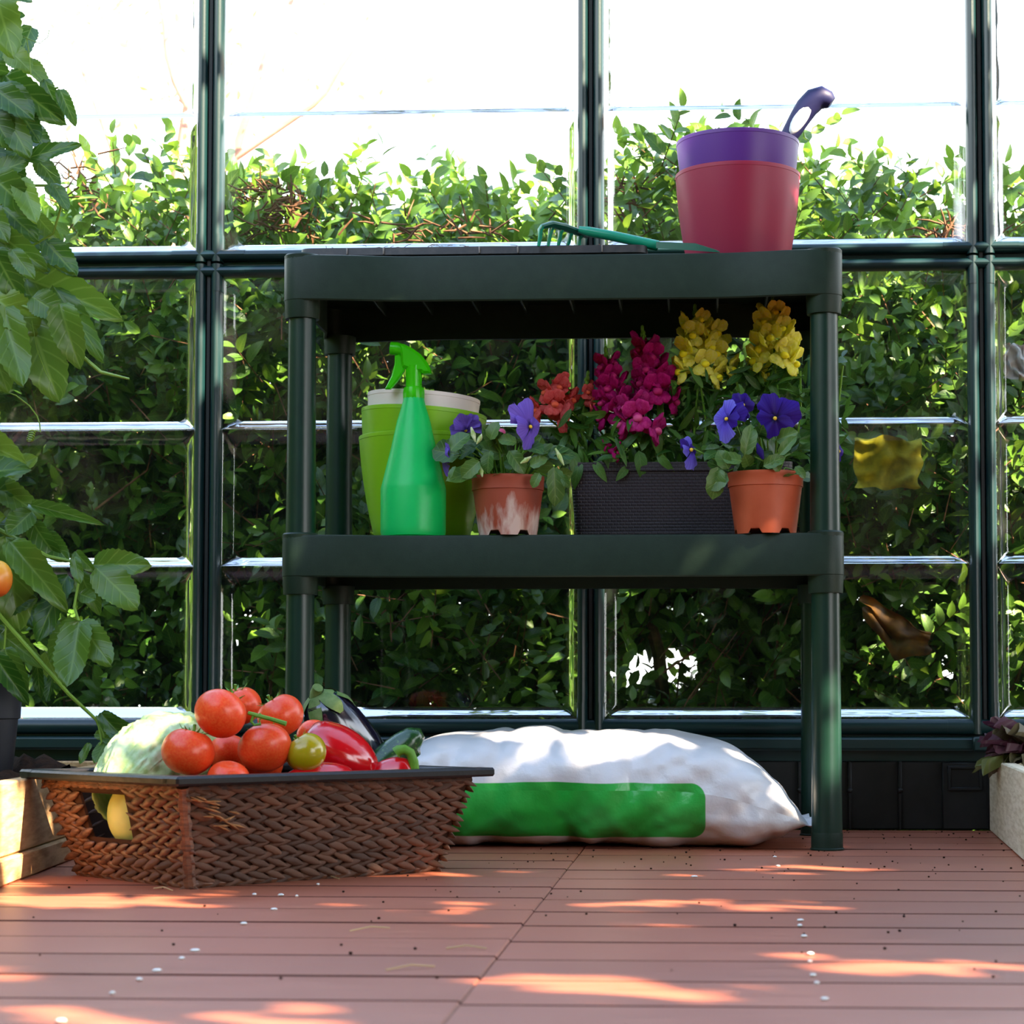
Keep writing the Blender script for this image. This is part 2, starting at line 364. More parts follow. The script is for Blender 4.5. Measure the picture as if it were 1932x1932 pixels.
def pane_mat(name, gain, base, dust, tint=(.93, .97, .95), wob=.15):
    m, nt, p, out = new_mat(name); nt.nodes.remove(p)
    gl = nt.nodes.new('ShaderNodeBsdfGlossy'); gl.inputs['Roughness'].default_value = .03
    tr = nt.nodes.new('ShaderNodeBsdfTransparent'); tr.inputs[0].default_value = (*tint, 1)
    fr = nt.nodes.new('ShaderNodeFresnel'); fr.inputs[0].default_value = 1.5
    b = nt.nodes.new('ShaderNodeBump'); b.inputs['Strength'].default_value = wob; b.inputs['Distance'].default_value = .01
    nt.links.new(noise_tex(nt, 7, 2), b.inputs['Height']); nt.links.new(b.outputs[0], gl.inputs['Normal']); nt.links.new(b.outputs[0], fr.inputs['Normal'])
    mx = nt.nodes.new('ShaderNodeMixShader')
    nt.links.new(mth(nt, 'MULTIPLY_ADD', fr.outputs[0], gain, base, clamp=True), mx.inputs[0])
    nt.links.new(tr.outputs[0], mx.inputs[1]); nt.links.new(gl.outputs[0], mx.inputs[2])
    df = nt.nodes.new('ShaderNodeBsdfTranslucent'); df.inputs[0].default_value = (.8, .82, .85, 1)
    d2 = nt.nodes.new('ShaderNodeBsdfDiffuse'); d2.inputs[0].default_value = (.75, .77, .8, 1)
    ad = nt.nodes.new('ShaderNodeMixShader'); nt.links.new(df.outputs[0], ad.inputs[1]); nt.links.new(d2.outputs[0], ad.inputs[2])
    m2 = nt.nodes.new('ShaderNodeMixShader')
    cl = stepr(nt, noise_tex(nt, 3.2, 4), .5, .75); sp = stepr(nt, noise_tex(nt, 260, 2), .62, .72)
    nt.links.new(mth(nt, 'MULTIPLY', mth(nt, 'MULTIPLY_ADD', mth(nt, 'MULTIPLY', cl, sp), .6, mth(nt, 'MULTIPLY_ADD', cl, .12, .1)), dust), m2.inputs[0])
    nt.links.new(mx.outputs[0], m2.inputs[1]); nt.links.new(ad.outputs[0], m2.inputs[2]); nt.links.new(m2.outputs[0], out.inputs[0])
    return m
M['pane'] = pane_mat('clear_pane', 1.0, .0, .035)
M['bevel'] = pane_mat('pane_moulded_edge', 1.5, .02, .15, (.88, .93, .92), .3)
M['bevel_glint'] = pane_mat('pane_lower_glint', 2.4, .62, .3, (.85, .9, .9), .2)  # same moulded edge, reflectivity raised to paint a bright sky strip

# ------------------------------------------------------------------ the setting: floor
YW = 3.39                              # the room face of the back wall
floor = struct('floor')
SEAM, PITCH = -.165, .126
def plank(x0, x1, y0, y1, dz):
    mb = MB(); g = .0021
    mb.box(((x0+x1)/2, (y0+y1)/2, -.011+dz), (x1-x0-.0006, y1-y0-2*g, .022), .0017)
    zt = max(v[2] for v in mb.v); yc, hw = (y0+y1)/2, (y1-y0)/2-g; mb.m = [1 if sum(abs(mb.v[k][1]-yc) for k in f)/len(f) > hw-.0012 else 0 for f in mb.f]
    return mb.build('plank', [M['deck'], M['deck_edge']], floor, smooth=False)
for k in range(-14, 16):
    for (x0, x1, off) in ((-2.3, SEAM, 1.456), (SEAM, 2.3, 1.436)):
        y0 = off + k*PITCH; y1 = y0 + PITCH
        if y0 > YW-.01: continue
        plank(x0, x1, y0, min(y1, YW-.012), random.uniform(-.0007, .0003))
MB().box((0, .65, -.06), (4.6, 5.4, .06), .001).build('joist_bed', M['black_plastic'], floor)
gr = MB(); gr.grid(lambda u, v: ((u-.5)*90, -15+v*90, -.1 + .01*noise.noise((u*40, v*40, 0))), 40, 40)
go = gr.build('ground', M['ground']); tag(go, 'bare garden soil outside behind the hedge', kind='structure')

# ------------------------------------------------------------------ the setting: back wall
wall = struct('wall_back'); base = struct('baseboard_back')
POSTS = [-1.42, -.801, -.178, .447, 1.07]
ZR, ZS = .9155, .151                    # middles of the middle rail and the bottom rail
LOBE = []
def lobes(wd, dp):                      # the section of the frame: two rounded lobes with a slot between
    h = wd/2; s = .0042; out = [(-h, 0)]
    for sg in (-1, 1):
        a, b = (-h, -s) if sg < 0 else (s, h)
        for i in range(9):
            t = PI*(1 - i/8); c = (a+b)/2; r = (b-a)/2
            out.append((c + r*math.cos(t), dp*.35 + dp*.65*math.sin(t)**.7 if 0 < i < 8 else dp*.35))
        if sg < 0: out += [(-s, dp*.15), (s, dp*.15)]
    out.append((h, 0)); return out
def vpost(name, x, z0, z1, wd=.043, dp=.026, par=wall):
    o = lobes(wd, dp); mb = MB(); mb.loft([[(x+u, YW+.012-v, z) for u, v in o] for z in (z0, z1)]); return mb.build(name, M['frame'], par, 30)
def hrail(name, z, x0, x1, wd=.043, dp=.026, par=wall):
    o = lobes(wd, dp); mb = MB(); mb.loft([[(x, YW+.012-v, z+u) for u, v in o] for x in (x0, x1)]); return mb.build(name, M['frame'], par, 30)
ZLR = at(1000, 1371, YW).z
def half_rail(name, x0, x1, r, dp):
    o = [(-r, 0)] + [(-r*math.cos(PI*i/10), dp*.4 + dp*.6*math.sin(PI*i/10)**.7) for i in range(11)] + [(r, 0)]
    mb = MB(); mb.loft([[(x, YW+.012-v, ZLR+u) for u, v in o] for x in (x0, x1)]); return mb.build(name, M['frame'], wall, 30)
for i, x in enumerate(POSTS):
    vpost('post', x, ZS, ZR-.021); vpost('post', x, ZR+.021, 2.0)
    MB().box((x, YW+.006, (ZS+2)/2), (.007, .02, 2-ZS), .001).build('slot_strip', M['frame_dark'], wall)
    for dz in (-1, 1):                  # the joint pieces, mitred into the rails
        vpost('joint', x, ZR+dz*.002, ZR+dz*.047, .045, .0268)
    vpost('joint', x, ZS+.002, ZS+.050, .045, .0268)
for a, b in zip(POSTS[:-1], POSTS[1:]):
    hrail('rail', ZR, a+.0215, b-.0215); half_rail('rail', a+.0215, b-.0215, .0122, .024)
    for x in (a, b):
        s = 1 if x == a else -1
        half_rail('joint', min(x, x+s*.06), max(x, x+s*.06), .0127, .0246)
        hrail('joint', ZR, min(x, x+s*.06), max(x, x+s*.06), .0445, .0266)
zl0, zl1 = at(1000, 1415, YW).z, at(1000, 1390, YW).z
MB().box((-.2, YW-.002, (zl0+zl1)/2), (3.2, .028, zl1-zl0), .004).build('sill_ledge', M['frame'], wall)
MB().box((-.2, YW+.016, ZS-.015), (3.2, .006, .07), .001).build('backing_strip', M['frame'], wall)
MB().box((POSTS[3]+.005, YW-.02, (zl0+zl1)/2), (.055, .018, .023), .003).build('corner_cap', M['frame'], wall)
# black plastic base under the rail: ribbed panels with studs
xs = [-1.9 + i*.079 for i in range(44)]
for i, x in enumerate(xs):
    MB().box((x+.0395, YW+.012, .054), (.077, .02, .108), .002).build('base_panel', M['black_plastic'], base)
    MB().box((x, YW-.001, .054), (.006, .012, .108), .0015).build('rib', M['black_plastic'], base)
    MB().lathe([(.004, 0), (.004, .003), (.0025, .0045)], 10).v
    st = MB(); st.ell((x+.0, YW-.007, .062), (.0045, .003, .0045), 10, 6); st.build('stud', M['black_plastic'], base)
bx0 = .37
bp = MB(); bp.box((bx0+.045, YW-.004, .054), (.075, .014, .106), .002); bp.build('corner_panel', M['black_plastic'], base)
vt = MB()
for (cx, cz, sx, sz) in ((0, .017, .054, .005), (0, -.017, .054, .005), (-.0245, 0, .005, .034), (.0245, 0, .005, .034)):
    vt.box((bx0+.043+cx, YW-.013, .082+cz), (sx, .006, sz), .001)
vt.build('socket_frame', M['black_plastic'], base)
MB().box((.46, YW-.006, .054), (.022, .016, .108), .002).build('rib', M['black_plastic'], base)

def pane(x0, x1, z0, z1, win, lip=True, bx=.021, bb=.014, bt=.022, depth=.016):
    # one moulded clear sheet: rim, curved bevel, flat middle set outwards, a low swell in it
    mb = MB(); Y0 = YW+.004
    rings = []
    for k, t in enumerate((0, .12, .4, .7, .92, 1.0)):
        y = Y0 + depth*(.5 - .5*math.cos(PI*t))
        a, b, c, d = x0+bx*t, x1-bx*t, z0+bb*t, z1-bt*t; r = .012*t + .001
        ring = []
        for (cx, cz, a0) in ((b-r, d-r, 0), (a+r, d-r, PI/2), (a+r, c+r, PI), (b-r, c+r, 1.5*PI)):
            for i in range(5):
                q = a0 + PI/2*i/4; ring.append((cx+r*math.cos(q), y, cz+r*math.sin(q)))
        rings.append(ring)
    mb.loft(rings, cap=(False, False), mi=1)
    n = len(rings[0]); o = len(mb.v); mb.add(rings[-1], [tuple(range(n))], 0)
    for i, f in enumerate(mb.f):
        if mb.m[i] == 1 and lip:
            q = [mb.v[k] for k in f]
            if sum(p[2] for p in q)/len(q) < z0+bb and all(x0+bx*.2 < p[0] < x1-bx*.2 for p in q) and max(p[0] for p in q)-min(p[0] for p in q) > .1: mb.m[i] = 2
    ob = mb.build('pane', [M['pane'], M['bevel'], M['bevel_glint']], win, 25)
    return ob
wn = 0
ZB = [at(1000, 1357, YW).z, at(800, 1068, YW).z, at(800, 808, YW).z, ZR-.0205]
for a, b in zip(POSTS[:-1], POSTS[1:]):
    wn += 1; wi = struct('window_%d' % wn)
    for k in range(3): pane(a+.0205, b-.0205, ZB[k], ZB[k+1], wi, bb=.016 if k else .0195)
    wn += 1; wi = struct('window_%d' % wn)
    zt = at(800, 222, YW).z
    pane(a+.0205, b-.0205, ZR+.0205, zt+.006, wi, bt=.02); pane(a+.0205, b-.0205, zt+.006, 1.52, wi, False)

# ------------------------------------------------------------------ shelving unit
LX0, LX1, LY0, LY1 = -.561, .1705, 2.9365, 3.2465
su = thing('shelving_unit', ((LX0+LX1)/2, (LY0+LY1)/2, 0), 'dark green plastic two-tier shelving unit standing before the glass wall', 'shelves')
W2, D2 = (LX1-LX0)/2, (LY1-LY0)/2
ZT1 = at(800, 484, LY0).z; ZT0 = at(800, 569, LY0).z; ZL1 = at(800, 1010, LY0).z; ZL0 = at(800, 1089, LY0).z
def shelf_outline(off, z):
    r = .0255 - off; pts = []
    def edge(p, q, n, rec):
        for i in range(1, n):
            t = i/n; x = p[0]+(q[0]-p[0])*t; y = p[1]+(q[1]-p[1])*t
            f = min(1, t/.22, (1-t)/.22); f = f*f*(3-2*f)
            pts.append((x + rec[0]*f, y + rec[1]*f, z))
    def arc(cx, cy, a0):
        for i in range(7):
            a = a0 + PI/2*i/6; pts.append((cx+r*math.cos(a), cy+r*math.sin(a), z))
    arc(W2, D2, 0); edge((W2, D2+r), (-W2, D2+r), 20, (0, -.018)); arc(-W2, D2, PI/2); edge((-W2-r, D2), (-W2-r, -D2), 10, (.012, 0))
    arc(-W2, -D2, PI); edge((-W2, -D2-r), (W2, -D2-r), 28, (0, .02)); arc(W2, -D2, 1.5*PI); edge((W2+r, -D2), (W2+r, D2), 10, (-.012, 0))
    return pts
def shelf_board(z0, z1):
    mb = MB()
    mb.loft([shelf_outline(.005, z1-.012), shelf_outline(.005, z0), shelf_outline(.0015, z0-.0006), shelf_outline(.0, z0+.0015), shelf_outline(0, z1-.004), shelf_outline(.001, z1-.001), shelf_outline(.004, z1)])
    for sx in (-1, 1):
        for sy in (-1, 1):
            mb.lathe([(.0236, z0-.024), (.0240, z0-.022), (.0250, z0+.004)], 32, (sx*W2, sy*D2, 0))
            mb.lathe([(.0253, z1-.006), (.0256, z1+.001), (.0235, z1+.0032)], 32, (sx*W2, sy*D2, 0))
    for i in range(-4, 5):              # ribs under the board
        mb.box((i*W2/5, 0, z1-.02), (.003, 2*D2-.02, .018), .0005)
    return mb.local('shelf', M['shelf'], su, 35)
shelf_board(ZT0, ZT1); shelf_board(ZL0, ZL1)
for sx in (-1, 1):
    for sy in (-1, 1):
        MB().lathe([(.0212, .006), (.0212, .02), (.0196, ZL0-.03), (.0194, ZL0-.002)], 32, (sx*W2, sy*D2, 0)).local('leg', M['shelf_leg'], su)
        MB().lathe([(.0212, ZL1-.004), (.0204, ZL1+.08), (.0192, ZT0-.02), (.019, ZT0-.002)], 32, (sx*W2, sy*D2, 0)).local('leg', M['shelf_leg'], su)
        MB().lathe([(.0232, 0), (.0232, .0018), (.0219, .003), (.0217, .021), (.0212, .0235)], 32, (sx*W2, sy*D2, 0)).local('foot_cap', M['shelf'], su)

# ------------------------------------------------------------------ on the top shelf
def pot_prof(rb, rt, h, th=.0025, lip=.006, bow=.06, floor_t=.004):
    pr = [(rb*.96, 0), (rb, .002)]
    for i in range(1, 9):
        t = i/8; r = rb + (rt-rb)*(t + bow*4*t*(1-t)); pr.append((r, .002+(h-lip-.002)*t))
    pr += [(rt+.0006, h-lip+.0004), (rt+.0006, h-.0006), (rt, h), (rt-th, h)]
    for i in range(7, 0, -1):
        t = i/8; r = rb + (rt-rb)*(t + bow*4*t*(1-t)) - th; pr.append((r, .002+(h-lip-.002)*t))
    pr += [(rb-th, floor_t), (.002, floor_t)]
    return pr
YP = 3.08
pc = at(1392, 400, YP).x
plum = thing('plant_pot', (pc, YP, ZT1), 'translucent plum plastic pot on the top shelf, outer one of the purple pair', 'plant pot', 'purple nested pots')
hp = at(1392, 306, YP-.08).z - ZT1; rt = (at(1510, 320, YP).x-at(1276, 320, YP).x)/2; rb = (at(1493, 470, YP).x-at(1296, 470, YP).x)/2*.94
MB().lathe(pot_prof(rb, rt, hp, bow=.16), 64).local('pot_wall', M['plum'], plum)
vio = thing('plant_pot', (pc, YP, ZT1+.058), 'violet plastic pot nested inside the plum pot on the top shelf', 'plant pot', 'purple nested pots')
hv = at(1392, 243, YP-.08).z - (ZT1+.058)
MB().lathe(pot_prof(rb*.93, rt*.985, hv, bow=.13), 64).local('pot_wall', M['violet'], vio)
# hand tool standing in the violet pot
def axis_tube(mb, pts, rads, n=14, mi=0, flat=1, up=None): return mb.tube(pts, rads, n, True, mi, flat, up)
YT = YP-.01
tl = thing('hand_trowel', at(1440, 420, YT), 'navy handled trowel with pale inset standing in the violet pot', 'hand tool')
P_ = [(1455, 310), (1478, 272), (1494, 248), (1509, 223), (1522, 203), (1536, 189), (1550, 184), (1562, 189), (1569, 194)]
r_ = [9, 12, 15, 17, 18.5, 19.5, 18.5, 15, 10]
mb = MB(); axis_tube(mb, [at(x, y, YT) for x, y in P_], [v*.00092 for v in r_], 16); mb.build('handle', M['navy'], tl)
mb = MB(); mb.ell(at(1511, 222, YT-.0105), (.0100, .0072, .030), 18, 12, M=Matrix.Rotation(R(33), 3, 'Y')); mb.build('handle_inset', M['inset'], tl)
mb = MB(); axis_tube(mb, [at(1455, 300, YT), at(1405, 375, YT), at(1385, 400, YT)], [.004, .0035, .0035], 8)
mb.grid(lambda u, v: at(1385-8*v*6, 400+v*55, YT) + Vector(((u-.5)*.05*math.sin(PI*min(1, .35+v*.62)), .014*(1-(2*u-1)**2)-.007, 0)), 8, 8); mb.uv = {}
mb.build('blade', M['inset'], tl)
# black seedling tray lying at the front left of the top shelf
YTR = LY0 + .015
xa, xb = at(562, 470, YTR).x, at(1222, 470, YTR).x; ztr = at(900, 463, YTR).z
tr = thing('seedling_tray', ((xa+xb)/2, YTR+.12, ZT1), 'shallow black plastic seedling tray lying on the top shelf', 'tray')
tw, td, th_ = xb-xa, .23, ztr-ZT1
mb = MB(); mb.loft([rrect(tw*.97, td*.93, .012, 5, 0), rrect(tw*.985, td*.97, .014, 5, th_*.35), rrect(tw, td, .016, 5, th_*.4), rrect(tw-.003, td-.003, .016, 5, th_), rrect(tw-.012, td-.012, .012, 5, th_), rrect(tw-.016, td-.016, .012, 5, .004)])
mb.local('tray_shell', M['tray'], tr, 30)
for i in range(5):
    x = (-.5+(.14, .245, .52, .63, .87)[i])*tw
    MB().box((x, -td/2-.0006, th_*.7), (.0022, .003, th_*.55), .0008).local('rib', mat('tray_rib', (120, 112, 108), .4) if i == 0 else bpy.data.materials['tray_rib'], tr)
mb = MB()
for i in range(34):
    a = random.uniform(0, PI); p = Vector((random.uniform(-.45, .45)*tw, -td/2+random.uniform(.002, .03), th_+random.uniform(0, .002)))
    d = Vector((math.cos(a), .4*math.sin(a), random.uniform(0, .5)))*random.uniform(.005, .016); mb.tube([p, p+d*.5+Vector((0, 0, .001)), p+d], .0004, 4)
tag(mb.local('soil_crumbs', M['twig'], tr), kind='stuff')
# teal hand rake resting on tray and shelf
YR = LY0 + .045
rk = thing('hand_rake', at(1150, 450, YR), 'teal metal hand rake with a flat blade resting on the black tray', 'hand tool')
def pp(x, y, dy=0): return at(x, y, YR+dy)
mb = MB(); axis_tube(mb, [pp(1092, 433), pp(1110, 437), pp(1160, 446), pp(1242, 464)], [.005, .0072, .0074, .0076], 16); mb.build('shaft', M['teal'], rk)
mb = MB(); axis_tube(mb, [pp(1022, 428, -.035), pp(1040, 423, -.03), pp(1062, 428, -.012), pp(1090, 438, .01), pp(1108, 445, .03)], [.006, .0075, .008, .0075, .006], 10, flat=.6); mb.build('rake_head', M['teal_dark'], rk)
for (x, y, x2, dy) in ((1024, 427, 1016, -.035), (1044, 427, 1034, -.022), (1062, 431, 1053, -.008), (1080, 437, 1070, .006), (1098, 443, 1090, .02)):
    mb = MB(); axis_tube(mb, [pp(x, y, dy), pp(x-5, y+7, dy), pp(x2+3, y+20, dy), pp(x2, 465, dy)], [.007, .0068, .0056, .004], 8, flat=.55); mb.build('tine', M['teal'], rk)
mb = MB(); mb.loft([[pp(1238, 456, -.014), pp(1238, 460, .02), pp(1238, 466, .02), pp(1238, 468, -.014)], [pp(1312, 459, -.03), pp(1312, 459, .03), pp(1312, 462, .03), pp(1312, 473, -.03)], [pp(1358, 475, -.03), pp(1352, 471, .03), pp(1352, 472.5, .03), pp(1358, 476.5, -.03)]])
mb.build('flat_blade', M['teal_dark'], rk, 20)

# ------------------------------------------------------------------ on the lower shelf
YL = LY0 + .03
sb = thing('spray_bottle', (at(780, 900, YL+.02).x, YL+.02, ZL1), 'green plastic spray bottle with a trigger head on the lower shelf', 'spray bottle')
k_ = .000748
def bz(py): return (1019-py)*k_
prof = [(.040, 0), (.0445, .002), (.0462, .008), (.0462, bz(1000)), (.0464, bz(926)), (.0456, bz(921)), (.0435, bz(910)), (.0325, bz(850)), (.0235, bz(795)), (.0170, bz(766)), (.0155, bz(758)), (.0148, bz(752))]
MB().lathe(prof, 56).local('bottle_body', M['bottle'], sb, 50)
mb = MB(); mb.lathe([(.0140, bz(757)), (.0145, bz(756)), (.0148, bz(740)), (.0140, bz(732)), (.0115, bz(730)), (.0115, bz(702)), (.012, bz(690))], 36, fn=lambda i, a, r, z: (r*(1 + (.035 if i in (1, 2) and int(round(a/(2*PI)*36)) % 2 else 0)), z)); mb.local('screw_collar', M['trigger'], sb, 20)
def tp(cx, cy): return ((640+cx/4.025-780.5)*k_, bz(600+cy/4.025))
mb = MB(); mb.poly([tp(*q) for q in ((455, 190), (500, 200), (560, 232), (620, 275), (665, 330), (695, 385), (700, 424), (640, 428), (628, 415), (525, 410), (520, 390), (480, 375), (470, 330), (466, 260))], -.0105, .0105, .004)
mb.local('trigger_housing', M['trigger'], sb, 30)
mb = MB(); x, z = tp(430, 226); axis_tube(mb, [(x-.009, 0, z+.001), (x-.0085, 0, z+.001), (x, 0, z), (x+.009, 0, z-.002)], [.006, .009, .0095, .008], 18); mb.local('nozzle', M['trigger'], sb)
mb = MB(); mb.poly([tp(*q) for q in ((420, 285), (455, 275), (490, 300), (494, 400), (440, 480), (385, 541), (346, 540), (395, 440), (418, 350))], -.006, .006, .002); mb.local('trigger', M['trigger'], sb, 30)
# lime pots with a white pot inside
YG = LY0 + .14
gx = at(797, 850, YG).x
def lime_pot(z, tilt, h, rt_, rb_, mt, label, dx=0):
    t = thing('plant_pot', (gx+dx, YG, z), label, 'plant pot', 'lime and white nested pots')
    t.rotation_euler = (0, R(tilt), 0); MB().lathe(pot_prof(rb_, rt_, h, bow=.16), 64).local('pot_wall', mt, t); return t
rl = (at(915, 800, YG).x - at(679, 800, YG).x)/2
lime_pot(ZL1, 0, at(790, 813, YG-.08).z-ZL1, rl, rl*.74, M['lime'], 'lime green plastic pot behind the spray bottle, outermost of three nested')
lime_pot(ZL1+.055, 3.6, at(790, 765, YG-.08).z-ZL1-.055, rl*.99, rl*.72, M['lime'], 'lime green plastic pot leaning inside the outer lime pot', -.006)
lime_pot(ZL1+.075, 3.8, at(790, 738, YG-.06).z-ZL1-.075, rl*.89, rl*.66, M['white_pot'], 'white plastic pot leaning innermost inside the lime pots', -.007)

# ---- flowering plants
def fresh_leaf(name, mats, **k): return blade_mb(**k).mesh(name, mats, 60)
PL = [fresh_leaf('pansy_leaf', M['pansy_leaf'], W=w_, n=7, c=4, fold=.3, curl=cu, serr=.06, shape=(.45, .45), wave=.3) for w_, cu in ((.72, .25), (.62, .4), (.8, .1))]
SL = [fresh_leaf('snapdragon_leaf', M['snap_leaf'], W=w_, n=6, c=2, fold=.35, curl=cu, shape=(.7, .9)) for w_, cu in ((.26, .3), (.22, .1), (.3, .5))]
def add_leaf(parent, me, base, tip, width=1, nrm=(0, -1, .4), age=.3, name='leaf'):
    base, tip = Vector(base), Vector(tip); d = tip-base; L = d.length
    o = link(name, me, parent); put(o, base - parent.location, basis(d, nrm), (L*width, L, L)); o.color = (age, 0, 0, 1); return o
def rnd_nrm(up=.5, j=.6): return Vector((random.gauss(0, j), -1 + random.gauss(0, j*.5), up + random.gauss(0, j)))
def petal_mat(name, edge, mid, eye, veins):
    m, nt, p, out = new_mat(name); uv = nt.nodes.new('ShaderNodeUVMap'); sx = nt.nodes.new('ShaderNodeSeparateXYZ'); nt.links.new(uv.outputs[0], sx.inputs[0])
    c = ramp_mix(nt, stepr(nt, sx.outputs[1], .1, .3), lin(eye), lin(mid)); c = ramp_mix(nt, stepr(nt, sx.outputs[1], .35, .95), c, lin(edge))
    st = mth(nt, 'FRACT', mth(nt, 'MULTIPLY', sx.outputs[0], 11)); st = mth(nt, 'SUBTRACT', 1, stepr(nt, mth(nt, 'ABSOLUTE', mth(nt, 'SUBTRACT', st, .5)), .04, .16))
    st = mth(nt, 'MULTIPLY', st, .35); c = ramp_mix(nt, st, c, lin(veins))
    nt.links.new(c, p.inputs['Base Color']); p.inputs['Roughness'].default_value = .6; p.inputs['Specular IOR Level'].default_value = .2
    t = nt.nodes.new('ShaderNodeBsdfTranslucent'); nt.links.new(c, t.inputs[0]); mx = nt.nodes.new('ShaderNodeMixShader'); mx.inputs[0].default_value = .35
    nt.links.new(p.outputs[0], mx.inputs[1]); nt.links.new(t.outputs[0], mx.inputs[2]); nt.links.new(mx.outputs[0], out.inputs[0]); return m
M['pet_lav'] = petal_mat('lavender_petal', (132, 104, 214), (124, 92, 206), (60, 40, 120), (84, 56, 168))
M['pet_deep'] = petal_mat('deep_violet_petal', (58, 30, 150), (48, 18, 120), (20, 4, 60), (30, 8, 90))
M['pet_blue'] = petal_mat('pale_violet_petal', (124, 116, 222), (98, 78, 204), (40, 20, 110), (50, 24, 150))
M['pistil'] = mat('pistil_yellow', (226, 186, 40), .5)
M['bud'] = mat('bud_green_white', (150, 176, 90), .5, .3, (224, 222, 190), 120)
def petal_mb(spread, wav, cup=.25):
    mb = MB()
    def fn(u, v):
        a = (u-.5)*spread; r = .06 + .94*v; ex = 1 - .18*abs(u-.5)**2*4 + .05*math.sin(u*19)*v
        x = math.sin(a)*r*ex*.8; y = math.cos(a)*r*ex
        z = cup*v*v*(-1) + wav*v*math.sin(u*14) + .12*v*(1-abs(2*u-1))
        return (x, y, z)
    return mb.grid(fn, 12, 6)
PM = {k: [petal_mb(s, wv).mesh('petal', M[k], 60) for s, wv in ((2.1, .05), (1.7, .07), (2.4, .04))] for k in ('pet_lav', 'pet_deep', 'pet_blue')}
def pansy(parent, c, r, face, up, kinds, angs=(60, 120, 175, 5, 270), sizes=(1, 1, .95, .95, 1.15)):
    # a blossom: five broad petals round a yellow eye, facing 'face'
    b = thing('blossom', Vector(c)-parent.location, None, None); b.parent = parent
    B = basis(up, face)
    for i, (a, s) in enumerate(zip(angs, sizes)):
        o = link('petal', PM[kinds[i]][i % 3], b); Rz = Matrix.Rotation(R(a-90), 3, 'Z')
        put(o, B @ Vector((0, 0, .0012*i)), B @ Rz @ Matrix.Rotation(random.uniform(-.15, .15), 3, 'X'), (r*s,)*3)
    MB().ell(B @ Vector((0, 0, .004)), (.0028,)*3, 8, 6).local('pistil', M['pistil'], b)
    return b
def stem(parent, pts, r=.0012, m='stemg'): return MB().tube(pts, r, 6).build('stem', M[m], parent)
def small_pot(px0, px1, ytop, Y, m, label):
    r = (at(px1, ytop, Y).x-at(px0, ytop, Y).x)/2; x = at((px0+px1)/2, ytop, Y).x; h = at(px0, ytop+4, Y-r*.5).z - ZL1
    t = thing('potted_pansy', (x, Y, ZL1), label, 'potted plant')
    rb_ = r*.80
    pr = [(rb_*.9, .006), (rb_, 0), (rb_+.0008, .008), (r*.955, h-.02), (r*.985, h-.0195), (r*.99, h-.006), (r, h-.005), (r, h), (r-.003, h), (r-.006, h-.02), (r-.008, h-.022)]
    def fn(i, a, rr, z):
        if i <= 1 and (a % (PI/3)) < .38: return rr, .0068
        return rr, z
    MB().lathe(pr, 66, fn=fn).local('pot', M[m], t, 30)
    MB().lathe([(r-.008, h-.02), (r*.5, h-.012), (.001, h-.010)], 24, fn=lambda i, a, rr, z: (rr, z+.002*math.sin(a*5+i))).local('soil', M['soil'], t)
    return t, x, r, h
# weathered pot, lavender pansies
Y1 = LY0 + .03
pt, x1, r1, h1 = small_pot(890, 1027, 893, Y1, 'terra_old', 'weathered lime-streaked terracotta pot of lavender pansies beside the spray bottle')
zt1 = ZL1 + h1
for i in range(46):
    px_, py_ = random.gauss(950, 55), random.uniform(815, 905)
    px_ = min(1058, max(840, px_)); py_ = max(py_, 815 + abs(px_-945)*.35)
    Yd = Y1 + random.uniform(-.05, .05); c = at(px_, py_, Yd)
    d = Vector(((px_-955)/90 + random.gauss(0, .35), random.gauss(-.3, .5), random.gauss(.3, .5))).normalized()
    L = random.uniform(.028, .046)
    add_leaf(pt, random.choice(PL), c - d*L*.5, c + d*L*.5, random.uniform(.8, 1.1), rnd_nrm(.5, .5), random.random()**2*.7)
    stem(pt, [Vector((x1 + (c.x-x1)*.25, Y1+(c.y-Y1)*.3, zt1-.012)), c*.5 + Vector((x1, Y1, zt1))*.5 + Vector((0, 0, .008)), c - d*L*.5])
for (bx, by, tx, ty, wd) in ((1045, 880, 1052, 952, .7), (1018, 892, 1004, 918, .9), (1060, 895, 1072, 920, .7), (860, 880, 845, 900, .7), (905, 870, 870, 898, 1), (925, 850, 915, 890, 1), (960, 850, 990, 890, .8), (1000, 880, 1030, 862, .9), (850, 850, 880, 815, 1.2), (925, 830, 935, 795, 1.1), (975, 835, 940, 825, .9)):
    add_leaf(pt, PL[0], at(bx, by, Y1-.052), at(tx, ty, Y1-.058), wd, (random.gauss(0, .3), -1, .4), random.uniform(.2, .6))
L3 = ('pet_lav',)*5
pansy(pt, at(996, 806, Y1-.04), .034, (.85, -.35, -.15), (-.15, -.1, 1), L3, sizes=(1.25, 1.2, .9, 1.0, 1.0))
pansy(pt, at(880, 812, Y1+.0), .026, (-.2, .5, .7), (0, -.2, 1), L3)
pansy(pt, at(840, 862, Y1-.01), .024, (-.85, -.25, .2), (-.2, 0, 1), L3)
stem(pt, [at(960, 890, Y1), at(985, 850, Y1-.02), at(990, 815, Y1-.035)])
for (x, y, dx, dy) in ((893, 820, 4, 14), (905, 828, -6, 10), (1056, 862, 8, 16), (992, 868, -10, 6), (908, 890, 2, 10)):
    mb = MB(); mb.tube([at(x-dx, y-dy, Y1-.05), at(x, y, Y1-.052), at(x+dx, y+dy, Y1-.054)], [.0012, .0036, .0008], 8); mb.build('bud', M['bud'], pt)
mb = MB(); mb.ell(at(945, 816, Y1+.03), (.007, .006, .006), 10, 7); mb.build('bud', mat('pink_bud', (226, 92, 140), .5), pt)
